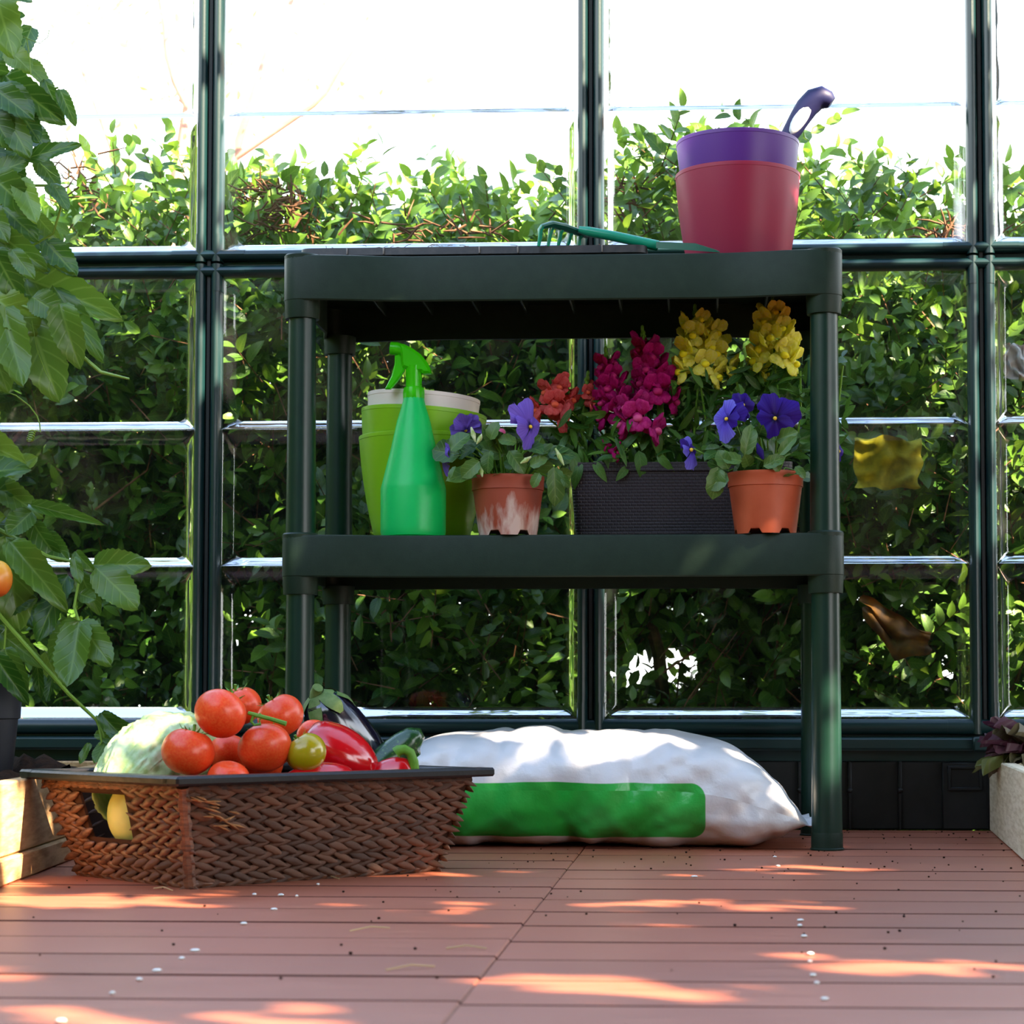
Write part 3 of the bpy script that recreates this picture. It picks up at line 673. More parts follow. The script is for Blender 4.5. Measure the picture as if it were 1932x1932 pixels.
# window box with snapdragons
Y3 = LY0 + .19
xa, xb = at(1072, 880, Y3-.07).x, at(1496, 880, Y3-.07).x; hb = at(1200, 872, Y3-.07).z-ZL1
fb = thing('flower_box', ((xa+xb)/2, Y3, ZL1), 'dark brown wicker-patterned flower box of coral, magenta and yellow snapdragons', 'planter')
def wicker_mat():
    m, nt, p, out = new_mat('wicker_patterned_plastic'); p.inputs['Base Color'].default_value = (*lin((46, 40, 46)), 1); p.inputs['Roughness'].default_value = .42
    tc = nt.nodes.new('ShaderNodeTexCoord'); mp = nt.nodes.new('ShaderNodeMapping'); mp.inputs['Rotation'].default_value = (PI/2, 0, 0); nt.links.new(tc.outputs['Object'], mp.inputs[0])
    br = nt.nodes.new('ShaderNodeTexBrick'); br.inputs['Scale'].default_value = 1; br.inputs['Brick Width'].default_value = .0084; br.inputs['Row Height'].default_value = .0046; br.inputs['Mortar Size'].default_value = .0011; br.inputs['Mortar Smooth'].default_value = .8
    nt.links.new(mp.outputs[0], br.inputs['Vector']); b = nt.nodes.new('ShaderNodeBump'); b.inputs['Strength'].default_value = .6; b.inputs['Distance'].default_value = .0012; b.invert = True
    nt.links.new(br.outputs['Fac'], b.inputs['Height']); nt.links.new(b.outputs[0], p.inputs['Normal']); return m
bw, bd = xb-xa, .145
mb = MB(); mb.loft([rrect(bw*.93, bd*.88, .012, 5, 0), rrect(bw*.935, bd*.89, .012, 5, .004), rrect(bw*.985, bd*.97, .014, 5, hb-.014), rrect(bw, bd, .015, 5, hb-.013), rrect(bw, bd, .015, 5, hb), rrect(bw-.008, bd-.008, .012, 5, hb), rrect(bw-.014, bd-.014, .012, 5, hb-.02)])
mb.local('box_shell', wicker_mat(), fb, 30)
mb = MB(); mb.grid(lambda u, v: ((u-.5)*(bw-.014), (v-.5)*(bd-.014), hb-.014+.005*noise.noise((u*9, v*4, 1))), 24, 10); mb.local('soil', M['soil'], fb)
def floret_mb(seed):
    # a snapdragon flower: short tube, two upright upper lobes, puffed lower lip of three
    rs = random.Random(seed); mb = MB()
    def ruf(d, p): return p*(1 + .14*math.sin(d.x*9+seed)*math.cos(d.y*8+seed*2)) + Vector((0, 0, .07*math.sin(d.x*8+d.y*6+seed)))
    mb.ell((0, 0, -.25), (.28, .28, .5), 10, 6, 0)
    for sg in (-1, 1): mb.ell((sg*.3, .42, .12), (.42, .48, .08), 10, 6, 0, Matrix.Rotation(.5, 3, 'X') @ Matrix.Rotation(-sg*.35, 3, 'Y'), ruf)
    for sg in (-1, 0, 1): mb.ell((sg*.36, -.46+.08*abs(sg), .14-.05*abs(sg)), (.36, .36, .09), 10, 6, 0, Matrix.Rotation(-.55, 3, 'X') @ Matrix.Rotation(sg*.4, 3, 'Y'), ruf)
    mb.ell((0, -.06, .22), (.26, .2, .2), 8, 6, 1)
    return mb
def fl_mats(n, a, b, pal):
    return [mat(n+'_petal', a, .55, .2, b, 9, .3, .7, trans=.5, rand=.1), mat(n+'_palate', pal, .55, .2, trans=.2)]
FM = {'magenta': fl_mats('magenta', (176, 10, 104), (206, 30, 134), (190, 40, 110)), 'pink': fl_mats('pink', (206, 30, 138), (222, 70, 160), (226, 90, 150)),
      'yellow': fl_mats('yellow', (253, 250, 70), (254, 253, 160), (255, 244, 50)), 'coral': fl_mats('coral', (226, 84, 84), (236, 122, 122), (230, 100, 70))}
FL = {k: [floret_mb(s).mesh('floret', m, 70) for s in (1, 2, 3)] for k, m in FM.items()}
def spike(base, top, r, n, kind, fr=.0135, bend=0, budtip=True, Yj=.012):
    base, top = Vector(base), Vector(top); ax = (top-base)
    o = thing('flower_spike', base-fb.location, None, None); o.parent = fb
    root = Vector((base.x*.6+fb.location.x*.4, Y3 + random.uniform(-.03, .03), ZL1+hb-.012))
    MB().tube([root-base, (root-base)*.5+Vector((0, 0, .01)), Vector((0, 0, 0)), ax*.5, ax], [.0018, .0018, .0017, .0014, .001], 6).local('stem', M['stemg'], o)
    n = max(2, int(n*.8)); r *= 1.3
    for i in range(n):
        t = i/max(1, n-1); a = i*2.4 + random.random()*.5
        d = Vector((math.cos(a), math.sin(a)*.8-.35, .12+.4*t)).normalized(); rr = r*(1-.55*t)
        f = link('floret', random.choice(FL[kind]), o); s = fr*1.95*(1.05-.3*t)*random.uniform(.9, 1.12)
        put(f, ax*t + d*rr, basis(Vector((0, 0, 1))+d*.2, d) @ Matrix.Rotation(random.uniform(-.4, .4), 3, 'Z'), (s, s, s))
    if budtip:
        for i in range(9):
            t = i/8; a = i*2.4; mb = MB(); mb.ell(ax*(1+.16*t*(.07/max(ax.length, .02))) + Vector((math.cos(a), math.sin(a), 0))*.004*(1-t) + Vector((0, 0, .010*t+.004)), (.0026, .0026, .004), 6, 5); mb.local('bud', M['stemg'], o)
    return o
YS = Y3 - .045
spike(at(1165, 800, YS), at(1145, 690, YS), .017, 18, 'magenta', .0135)
spike(at(1240, 760, YS), at(1215, 650, YS), .018, 19, 'magenta', .0140)
spike(at(1205, 815, YS-.03), at(1195, 765, YS-.03), .018, 8, 'pink', .0140, budtip=False)
spike(at(1180, 790, YS-.02), at(1172, 770, YS-.02), .010, 3, 'pink', .0125, budtip=False)
spike(at(1318, 715, YS), at(1312, 610, YS), .020, 14, 'yellow', .0140)
spike(at(1355, 700, YS+.01), at(1340, 620, YS+.01), .014, 9, 'yellow', .0135, budtip=False)
spike(at(1462, 690, YS), at(1458, 597, YS), .021, 20, 'yellow', .0140)
spike(at(1428, 705, YS+.02), at(1424, 696, YS+.02), .008, 3, 'yellow', .011, budtip=False)
spike(at(1035, 790, YS-.02), at(1045, 735, YS-.02), .015, 8, 'coral', .0130, budtip=False)
spike(at(1063, 755, YS), at(1060, 722, YS), .008, 4, 'coral', .0115, budtip=False)
spike(at(1098, 765, YS+.01), at(1106, 735, YS+.01), .012, 6, 'coral', .0095)
spike(at(1146, 855, YS-.03), at(1150, 845, YS-.03), .010, 2, 'magenta', .009, budtip=False)
def snap_foliage(n, gx_, gy_, lo, hi, Yr):
    for i in range(n):
        px_, py_ = gx_(), gy_()
        c = at(px_, py_, YS + random.uniform(*Yr)); d = Vector((random.gauss(0, .7), random.gauss(-.3, .5), random.gauss(.25, .6))).normalized(); L = random.uniform(lo, hi)
        add_leaf(fb, random.choice(SL), c-d*L*.5, c+d*L*.5, random.uniform(.8, 1.3), rnd_nrm(.4, .7), random.random()**2*.8)
snap_foliage(70, lambda: random.uniform(1045, 1250), lambda: random.uniform(770, 880), .024, .042, (-.05, .05))
snap_foliage(190, lambda: random.uniform(1255, 1545), lambda: random.uniform(695, 870), .024, .046, (-.03, .06))
snap_foliage(26, lambda: random.uniform(1555, 1606), lambda: random.uniform(665, 860), .024, .042, (-.02, .05))
snap_foliage(22, lambda: random.uniform(1385, 1540), lambda: random.uniform(665, 720), .018, .03, (-.01, .04))
tv, tf, tuv = leaf_template(W=.28)
NF = 420; fx = np.where(rng.uniform(0, 1, NF) < .3, rng.uniform(1050, 1250, NF), rng.uniform(1240, 1550, NF)); fy = rng.uniform(705, 872, NF); fy = np.where(fx < 1250, np.maximum(fy, 775), fy)
fp = np.array([tuple(at(a, b, YS + random.uniform(.0, .075)) - fb.location) for a, b in zip(fx, fy)])
scatter('leafy_stems', tv, tf, tuv, fp, rng.normal(0, .7, (NF, 3)) + np.array((0, -.2, .5)), rng.normal(0, .5, (NF, 3)) + np.array((0, -.8, .5)), rng.uniform(.026, .046, NF), rng.uniform(0, .7, NF)**1.5, M['snap_leaf'], fb)
for (bx, by, tx, ty, wd) in ((1185, 880, 1168, 900, 1.6), (1205, 850, 1215, 895, 1.6), (1095, 870, 1080, 912, 1.5), (1120, 870, 1140, 900, 1.4), (1080, 850, 1092, 895, 1.5), (1140, 840, 1160, 885, 1.4), (1240, 855, 1262, 885, 1.3), (1170, 830, 1150, 880, 1.3), (1230, 800, 1250, 850, 1.4), (1070, 880, 1062, 915, 1.2)):
    add_leaf(fb, SL[2], at(bx, by, Y3-.07), at(tx, ty, Y3-.085), wd, (random.gauss(0, .3), -1, .2), random.uniform(.2, .6))
for (x0, y0, x1_, y1_) in ((1320, 715, 1330, 860), (1462, 690, 1470, 860), (1240, 760, 1235, 860), (1375, 690, 1340, 640), (1390, 720, 1405, 850), (1510, 700, 1500, 860), (1390, 700, 1372, 690), (1590, 690, 1560, 860), (1092, 800, 1100, 870), (1165, 800, 1165, 870)):
    stem(fb, [at(x0, y0, YS), at((x0+x1_)/2+6, (y0+y1_)/2, YS+.01), at(x1_, y1_, YS+.02)], .0016)
# terracotta pot, deep violet pansies
Y2 = LY0 + .018
pv, x2, r2, h2 = small_pot(1372, 1516, 886, Y2, 'terra', 'clean terracotta pot of deep violet pansies by the right front leg')
zt2 = ZL1 + h2
for i in range(50):
    px_ = random.gauss(1440, 48); py_ = random.uniform(800, 900); px_ = min(1518, max(1345, px_)); py_ = max(py_, 800 + abs(px_-1440)*.5)
    c = at(px_, py_, Y2 + random.uniform(-.05, .05)); d = Vector(((px_-1440)/90 + random.gauss(0, .4), random.gauss(-.3, .5), random.gauss(.3, .5))).normalized(); L = random.uniform(.022, .036)
    add_leaf(pv, random.choice(PL), c-d*L*.5, c+d*L*.5, random.uniform(.8, 1.2), rnd_nrm(.5, .5), random.random()**2*.8)
    stem(pv, [Vector((x2+(c.x-x2)*.25, Y2+(c.y-Y2)*.3, zt2-.012)), c*.5+Vector((x2, Y2, zt2))*.5+Vector((0, 0, .006)), c-d*L*.5])
for (bx, by, tx, ty, wd) in ((1372, 893, 1335, 920, 1.1), (1355, 880, 1345, 940, .8), (1405, 860, 1420, 800, .7), (1375, 885, 1355, 850, 1), (1500, 880, 1520, 900, .8), (1470, 860, 1500, 820, .6), (1400, 870, 1365, 860, 1), (1440, 880, 1480, 860, .8), (1470, 890, 1460, 870, 1)):
    add_leaf(pv, PL[0], at(bx, by, Y2-.055), at(tx, ty, Y2-.06), wd, (random.gauss(0, .3), -1, .4), random.uniform(.2, .6))
D3 = ('pet_deep',)*5
pansy(pv, at(1374, 792, Y2-.045), .031, (-.62, -.75, .2), (.25, 0, 1), ('pet_deep', 'pet_blue', 'pet_blue', 'pet_deep', 'pet_blue'), sizes=(1, 1, .9, .7, 1.05))
pansy(pv, at(1462, 790, Y2-.045), .033, (.1, -1, .25), (.35, 0, 1), D3, (48, 128, 185, -8, 265), sizes=(1.2, 1.1, .75, .85, .85))
pansy(pv, at(1300, 850, Y2-.03), .022, (.6, -.4, -.45), (-.2, 0, 1), ('pet_blue', 'pet_deep', 'pet_blue', 'pet_deep', 'pet_blue'), sizes=(1, .9, .7, .8, 1.3))
pansy(pv, at(1400, 765, Y2+.02), .02, (.2, -.6, .6), (0, 0, 1), D3)
pansy(pv, at(1578, 852, Y2+.07), .016, (.7, -.7, .1), (0, 0, 1), D3)
stem(pv, [at(1400, 880, Y2), at(1350, 868, Y2-.02), at(1308, 846, Y2-.03)]); stem(pv, [at(1470, 885, Y2), at(1440, 870, Y2-.05), at(1425, 862, Y2-.055)])
stem(pv, [at(1410, 870, Y2-.02), at(1400, 830, Y2-.03), at(1388, 800, Y2-.035)]); stem(pv, [at(1450, 870, Y2-.02), at(1448, 830, Y2-.03), at(1455, 800, Y2-.035)])
mb = MB(); mb.tube([at(1428, 836, Y2-.056), at(1434, 852, Y2-.057), at(1440, 866, Y2-.058)], [.0014, .0052, .0016], 10); mb.build('bud', M['pet_blue'], pv)

# ------------------------------------------------------------------ basket
A0 = fl(360, 1676); A1 = fl(820, 1643); A2 = fl(175, 1650)
bk = thing('wicker_basket', A0, 'dark brown woven basket with a black wooden rim full of vegetables', 'basket')
U = (A1-A0); V = (A2-A0); LU, LV = U.length, V.length; U.normalize(); V.normalize()
if abs(U.dot(V)) > .001: V = (V - U*U.dot(V)).normalized()
HB = .112; FLR = .030
def bpt(a, b, h): # a along the long side, b along the short side (0..1), h 0..1 up the flare
    f = FLR*h
    return A0 + U*(-f + (LU+2*f)*a) + V*(-f + (LV+2*f)*b) + Vector((0, 0, HB*h))
HA0, HA1, HH0, HH1 = .42, .76, .43, .90    # the hand hole in the short side
def strand_mesh():
    mb = MB(); n = 7; vs = []
    pts = [Vector((-.5 + i/(n-1), 0, 0)) for i in range(n)]
    rads = [.06, .32, .46, .5, .44, .28, .04]
    mb.tube(pts, rads, 6, True, flat=1, up=(0, 0, 1)); return mb.mesh('strand', M['strand'], 70)
STR = strand_mesh(); strands = []
def side_strands(P0, dirn, length, outv, rows, skip=None, npl=21):
    for r in range(rows):
        h = (r+.5)/rows
        f = FLR*h; p0 = P0 - dirn*f + outv*f*1.0
        L = length + 2*f; n = int(round(npl*L/length)); up = (outv*FLR + Vector((0, 0, HB))).normalized(); nout = dirn.cross(up); 
        if nout.dot(outv) < 0: nout = -nout
        rh = HB/rows
        for i in range(n):
            for s in (-1, 1):
                t = (i+.5+(.25 if s > 0 else -.25)+random.uniform(-.06, .06))/n
                if skip and skip(t, h): continue
                c = p0 + dirn*(L*t) + Vector((0, 0, HB*h)) + up*(s*rh*.23) + nout*(.0015 + (.001 if s > 0 else 0))
                dd = (dirn + up*(-s*random.uniform(.22, .42)) + nout*random.uniform(.03, .10)).normalized()
                strands.append((c, dd, nout, L/n*1.45*random.uniform(.85, 1.2), rh*.68*random.uniform(.8, 1.2)))
side_strands(A0, U, LU, -V, 8, npl=15)
side_strands(A0, V, LV, -U, 8, skip=lambda t, h: (HA0-.05 < t < HA1+.03 and HH0-.04 < h < HH1+.04), npl=10)
side_strands(A1, V, LV, U, 8, npl=10); side_strands(A2, U, LU, V, 8, npl=12)
big = sorted(range(len(strands)), key=lambda i: strands[i][0].y if i < 290 else 99)[:300]
bigset = set(range(0, 290)); rest = MB()
for i, (c, d, n_, L, wd) in enumerate(strands):
    B = basis(d, n_)
    B = Matrix((B.col[1], -B.col[0], B.col[2])).transposed()
    if i in bigset:
        o = link('strand', STR, bk); put(o, c-A0, B, (L, wd, wd*.75))
    else:
        T = Matrix.Translation(c) @ B.to_4x4() @ Matrix.Diagonal((L, wd, wd*.75, 1)); rest.add([T @ v.co for v in STR.vertices], [tuple(p.vertices) for p in STR.polygons])
tag(rest.build('woven_strands', M['strand'], bk, 70), kind='stuff')
# lining walls (short near side has the hand hole)
def wall_quad(mb, a0, b0, a1, b1, h0, h1, ins=.004):
    vs = []
    for (h) in (h0, h1):
        for (a, b) in ((a0, b0), (a1, b1)):
            p = bpt(a, b, h); q = p + (A0+U*LU/2+V*LV/2-p).normalized()*ins; vs += [p, q]
    mb.add(vs, [(0, 2, 6, 4), (1, 5, 7, 3), (0, 1, 3, 2), (4, 6, 7, 5), (0, 4, 5, 1), (2, 3, 7, 6)])
mb = MB()
wall_quad(mb, 0, 0, 1, 0, 0, 1); wall_quad(mb, 1, 0, 1, 1, 0, 1); wall_quad(mb, 0, 1, 1, 1, 0, 1)
wall_quad(mb, 0, 0, 0, HA0, 0, 1); wall_quad(mb, 0, HA1, 0, 1, 0, 1); wall_quad(mb, 0, HA0, 0, HA1, 0, HH0); wall_quad(mb, 0, HA0, 0, HA1, HH1, 1)
mb.add([bpt(0, 0, .04), bpt(1, 0, .04), bpt(1, 1, .04), bpt(0, 1, .04)], [(0, 1, 2, 3)])
mb.build('lining', M['braid_in'], bk, smooth=False)
for (p, q) in (((0, 0), (1, 0)), ((0, 0), (0, 1)), ((1, 0), (1, 1)), ((0, 1), (1, 1))):
    for h, r in ((.02, .005), (.985, .0048)):
        n = 60; pts = [bpt(p[0]+(q[0]-p[0])*i/n, p[1]+(q[1]-p[1])*i/n, h) + Vector((0, 0, .003 if h < .5 else -.001)) for i in range(n+1)]
        MB().tube(pts, [r*(1+.18*math.sin(i*2.1)) for i in range(n+1)], 7).build('binding', M['strand'], bk)
# corner post of bound fibre, frayed pale near the top
mb = MB(); mb.tube([bpt(0, 0, h/14) + (-U-V)*.002 for h in range(15)], [.0065*(1+.2*math.sin(h*2.3)) for h in range(15)], 8); mb.build('corner_binding', M['strand'], bk)
for i in range(16):
    t = random.uniform(0, .13); h = random.uniform(.70, .99) - t*1.6; p = bpt(t, 0, h) - V*.008
    d = (U*random.uniform(.4, 1) + Vector((0, 0, random.uniform(-.5, .3)))).normalized()*random.uniform(.012, .024)
    mb = MB(); mb.tube([p, p+d*.5-V*.003, p+d], [.001, .0032, .0006], 6, flat=.5); mb.build('frayed_fibre', M['frayed'], bk)
# rim: four flat black strips, the long one overlapping at the front corner
def rim_strip(a0, b0, a1, b1, wd, outd, dz=0):
    p, q = bpt(a0, b0, 1), bpt(a1, b1, 1); d = (q-p).normalized(); n_ = Vector((d.y, -d.x, 0)); c0 = (A0+U*LU/2+V*LV/2)
    if (p-c0).dot(n_) < 0: n_ = -n_
    mid = (p+q)/2 + n_*(outd - wd/2); Mx = Matrix((d, n_ if True else n_, Vector((0, 0, 1)))).transposed()
    mb = MB(); mb.box(mid + Vector((0, 0, .0062+dz)), ((q-p).length + 2*outd, wd, .0105), .0028, M=Mx); return mb.build('rim_strip', M['rim'], bk, 30)
rim_strip(0, 0, 1, 0, .03, .022, .0004); rim_strip(0, 1, 1, 1, .03, .022, .0004); rim_strip(0, .06, 0, .94, .03, .022); rim_strip(1, .06, 1, .94, .03, .022)
ZRIM = HB + .012
# ---- vegetables
def tomato_mesh(seed, m):
    rs = random.Random(seed); ph = rs.random()*6
    def fn(d, p):
        a = math.atan2(d.y, d.x); t = math.acos(max(-1, min(1, d.z)))
        k = 1 + .022*math.cos(5*a+ph)*math.sin(t)**2*(.5+.5*d.z) + .02*math.cos(2*a+ph)
        z = p.z*.88 - .16*math.exp(-(t/.38)**2) + .03*math.exp(-((PI-t)/.3)**2)
        return Vector((p.x*k, p.y*k, z))
    mb = MB(); mb.ell((0, 0, 0), (1, 1, 1), 36, 24, fn=fn); return mb.mesh('tomato_flesh', m, 80)
TM = [tomato_mesh(s, M['tomato']) for s in (1, 2, 3)]; TG = tomato_mesh(5, M['tomato_green'])
def calyx_mb(r=.4):
    mb = MB()
    for i in range(6):
        a = 2*PI*i/6 + .2; c, s = math.cos(a), math.sin(a)
        mb.tube([(c*.05, s*.05, .76), (c*.25, s*.25, .81), (c*.5*r/.4, s*.5*r/.4, .86), (c*.68*r/.4, s*.68*r/.4, .98+.06*(i % 2))], [.05, .07, .05, .012], 5, flat=.4)
    mb.tube([(0, 0, .74), (.02, 0, .95), (.08, .03, 1.12)], [.07, .06, .075], 7); return mb
CX = calyx_mb().mesh('calyx', M['stemg'], 60)
def tomato(px, py, rpx, Y, axis, label, me=None, cal=True, asp=1.0):
    c = at(px, py, Y); r = rpx*Y/F*1.0
    t = thing('tomato', c, label, 'tomato', 'tomatoes heaped in the basket'); t.rotation_euler = Vector(axis).to_track_quat('Z', 'Y').to_euler()
    f = link('tomato_flesh', me or random.choice(TM), t); f.scale = (r, r, r*asp)
    if cal: o = link('calyx', CX, t); o.scale = (r*.9,)*3
    return t
tomato(416, 1346, 51, 2.40, (.35, .45, .75), 'large red tomato highest at the front of the basket heap')
tomato(355, 1418, 52, 2.39, (.25, .1, 1), 'red tomato with green stalk at the left front, before the cabbage')
tomato(500, 1411, 51, 2.42, (-.25, .6, .7), 'orange-red tomato low in front, right of the topmost tomato', asp=.95)
tomato(529, 1351, 46, 2.49, (-.5, -.1, .8), 'red tomato behind, with a green stalk pointing at it', asp=1.0)
tomato(452, 1332, 42, 2.56, (-.2, -.2, .9), 'red tomato at the back peeping over the topmost one')
tomato(431, 1470, 40, 2.38, (.2, -.3, .9), 'red tomato half sunk below the rim in front', cal=False)
tomato(432, 1422, 40, 2.47, (0, .6, .7), 'shaded red tomato deep in the gap of the heap', cal=False)
tomato(590, 1385, 30, 2.57, (-.2, .5, .7), 'small red tomato beside the aubergine', cal=False)
tomato(490, 1440, 44, 2.50, (0, .5, .7), 'red tomato buried under the heap, barely visible', cal=False)
tomato(577, 1420, 39, 2.43, (-.55, -.1, .85), 'small unripe yellow-green tomato right of the red ones', me=TG, cal=True, asp=1.08)
# truss stalk lying over the tomatoes
ts = thing('tomato_stalk', at(505, 1358, 2.40), 'green tomato stalk lying across the tomatoes in the basket', 'stalk')
for pts, rr in (([(468, 1345), (485, 1350), (512, 1357), (540, 1366)], [.0022, .0026, .0025, .003]), ([(478, 1350), (474, 1362), (480, 1368), (492, 1366)], [.0018, .0018, .0016, .002]), ([(485, 1350), (490, 1346), (497, 1352), (490, 1358)], [.0008]*4)):
    mb = MB(); mb.tube([at(x, y, 2.400) for x, y in pts], rr, 7); mb.build('stem', M['stemg'], ts)
# red pepper lying on the rim side
def pepper(c, axis, L, r, label, stemdir=None, lob=4, curve=0):
    t = thing('red_pepper', c, label, 'pepper', 'red peppers in the basket'); t.rotation_euler = Vector(axis).to_track_quat('Z', 'Y').to_euler()
    def fn(d, p):
        a = math.atan2(d.y, d.x); q = d.z
        k = (1 + .10*math.cos(lob*a)*(.6+.4*q))*(1 - .22*(q < 0)*q*q) ; z = p.z - .10*L*math.exp(-((1-q)/.12)) + .06*L*math.exp(-((1+q)/.15))
        return Vector((p.x*k + curve*q*q*L, p.y*k, z))
    mb = MB(); mb.ell((0, 0, 0), (r, r, L/2), 32, 24, fn=fn); mb.local('flesh', M['pepper'], t, 80)
    if stemdir:
        Minv = t.rotation_euler.to_matrix().inverted(); q = [Minv @ (Vector(p)-t.location) for p in stemdir]
        mb = MB(); mb.tube(q, [.0085, .0062, .006, .006, .0066, .0072][:len(q)], 10); mb.local('stalk', M['stemg'], t)
    return t
pepper(at(640, 1425, 2.55), (-.80, -.1, .48), .115, .034, 'glossy red pepper lying beside the unripe tomato', lob=3)
pepper(at(735, 1474, 2.56), (.75, -.2, .35), .085, .026, 'red pepper below the rim with a curled green stalk', [at(779, 1458, 2.555), at(780, 1436, 2.55), at(774, 1420, 2.548), at(763, 1414, 2.546), at(752, 1416, 2.545), at(747, 1420, 2.545)], 3)
pepper(at(600, 1480, 2.44), (.8, .6, .05), .11, .024, 'red pepper lying low along the front strip of the rim')
# aubergine
eg = thing('aubergine', at(641, 1384, 2.66), 'dark purple aubergine with green calyx standing at the back of the basket', 'aubergine')
ax_ = (at(612, 1330, 2.64) - at(668, 1425, 2.67)).normalized(); eg.scale = (1.15,)*3; eg.rotation_euler = ax_.to_track_quat('Z', 'Y').to_euler()
mb = MB(); mb.lathe([(.002, -.10), (.022, -.093), (.036, -.06), (.037, -.02), (.032, .012), (.026, .034), (.019, .046), (.006, .05)], 36); mb.local('flesh', M['eggplant'], eg, 80)
mb = MB()
for i in range(6):
    a = 2*PI*i/6
    def cal(u, v, a=a, i=i):
        b = a + (u-.5)*1.15*(1-v*.85); zc = .053 - v*(.034 if i % 2 else .024); rr = .008 + .0205*min(1, v*1.5)**.7 + .0015
        return (rr*math.cos(b), rr*math.sin(b), zc)
    mb.grid(cal, 4, 5)
mb.uv = {}; mb.tube([(0, 0, .048), (.002, 0, .056), (.007, .002, .060)], [.011, .0065, .006], 10); mb.local('calyx', M['calyx'], eg, 60)
# zucchini
zu = thing('courgette', at(745, 1430, 2.66), 'dark green courgette leaning over the right end of the basket', 'courgette')
mb = MB(); mb.tube([at(655, 1500, 2.62), at(700, 1462, 2.64), at(735, 1430, 2.655), at(762, 1410, 2.66), at(781, 1398, 2.66), at(791, 1396, 2.66), at(798, 1399, 2.66)], [.017, .0195, .0205, .0205, .019, .015, .006], 20); mb.build('flesh', M['zucchini'], zu, 80)
# cabbage: layered leaves round a heart, pale stalk end seen through the hand hole
cb = thing('cabbage', at(290, 1452, 2.45), 'pale green cabbage lying at the left end of the basket', 'cabbage')
ca = (at(385, 1370, 2.56) - at(215, 1500, 2.42)); cl = ca.length
def cabl(ph, sp, ro, t0, t1, wv):
    B = basis(ca, (0, -1, .5)); mb = MB()
    def fn(u, v):
        t = t0 + (t1-t0)*v; a = ph + (u-.5)*sp*(1-.12*v)
        r = ro*math.sin(PI*min(.985, max(.04, .10+.86*t)))**.6*(1 + .06*noise.noise((math.cos(a)*3, math.sin(a)*3, t*7)) + wv*(.16*(abs(noise.noise((math.cos(a)*6, math.sin(a)*6, t*11)))-.25) + .05*math.sin(u*24+t*9)*v*v))
        return at(300, 1446, 2.47) + B @ Vector((math.cos(a)*r, (t-.5)*cl*1.02, math.sin(a)*r))
    return mb.grid(fn, 34, 30)
HEART = cabl(0, 2*PI, .054, 0, 1, 0); HEART.uv = {}; HEART.build('heart', M['cabbage'], cb, 80)
for i in range(7):
    m_ = cabl(i*.95, 1.7, .0565+.0012*(i % 3), .02, .78+.08*(i % 3), 1); m_.uv = {}; m_.build('leaf', M['cabbage'], cb, 80)
mb = MB(); hc = bpt(0, .60, .66); mb.ell(hc + U*.055 - Vector((0, 0, .0)), (.046, .046, .046), 28, 18); ys = mb.build('gourd', M['yellow_squash']); tag(ys, 'pale yellow-green gourd seen through the hand hole of the basket', 'gourd')

# ------------------------------------------------------------------ sack
xl, xr = at(690, 1450, 3.05).x, at(1524, 1553, 2.98).x
sx0 = (xl+xr)/2; SLN = (xr-xl)/2; YB = 3.065
sk = thing('potting_soil_sack', (sx0, YB, 0), 'plump white plastic sack with a green label lying under the shelves', 'sack')
HT = at(1080, 1376, YB).z
def sack(u, v):
    s = -1 + 2*u; a = 2*PI*v + PI
    e = abs(s); up = (1-max(0, (e-.2)/.8)**(3.2 if s > 0 else 5))
    top = .034 + (HT-.034)*max(0, up); bot = .032*max(0, (e-.74)/.26)**1.6
    dep = .160 - .035*max(0, (e-.6)/.4)**2
    zc, hz = (top+bot)/2, max(.0012, (top-bot)/2)
    c, q = math.cos(a), math.sin(a)
    x = s*SLN; y = dep*math.copysign(abs(c)**.55, c); z = zc + hz*math.copysign(abs(q)**.7, q)
    en = e**3
    fr = max(0, 1 - z/.05)*max(0, -c)                   # puckers along the bottom front
    wr = noise.noise((x*9, z*14+y*6, 3.1))*.006 + .011*en*noise.noise((x*5, (z-.045)*38/(1.25-e*.9), 7.7)) + noise.noise((x*22+z*20, y*8, z*9))*.0022
    wr += fr*.006*math.sin(x*70 + 3*noise.noise((x*11, 0, 0)))
    wr += .011*max(0, -c)*max(0, noise.noise((x*13 + z*10, z*5, 1.7))) + .014*(abs(noise.noise((x*14-z*12, z*15, 4.2)))-.2) + .007*(abs(noise.noise((x*30+z*24, z*26, 8.2)))-.2)
    f = min(1, hz/.03)
    return Vector((x, y + wr*(c if c < 0 else c)*1.0, max(.001, z + wr*.8*f*q)))
mb = MB(); mb.grid(sack, 150, 72)
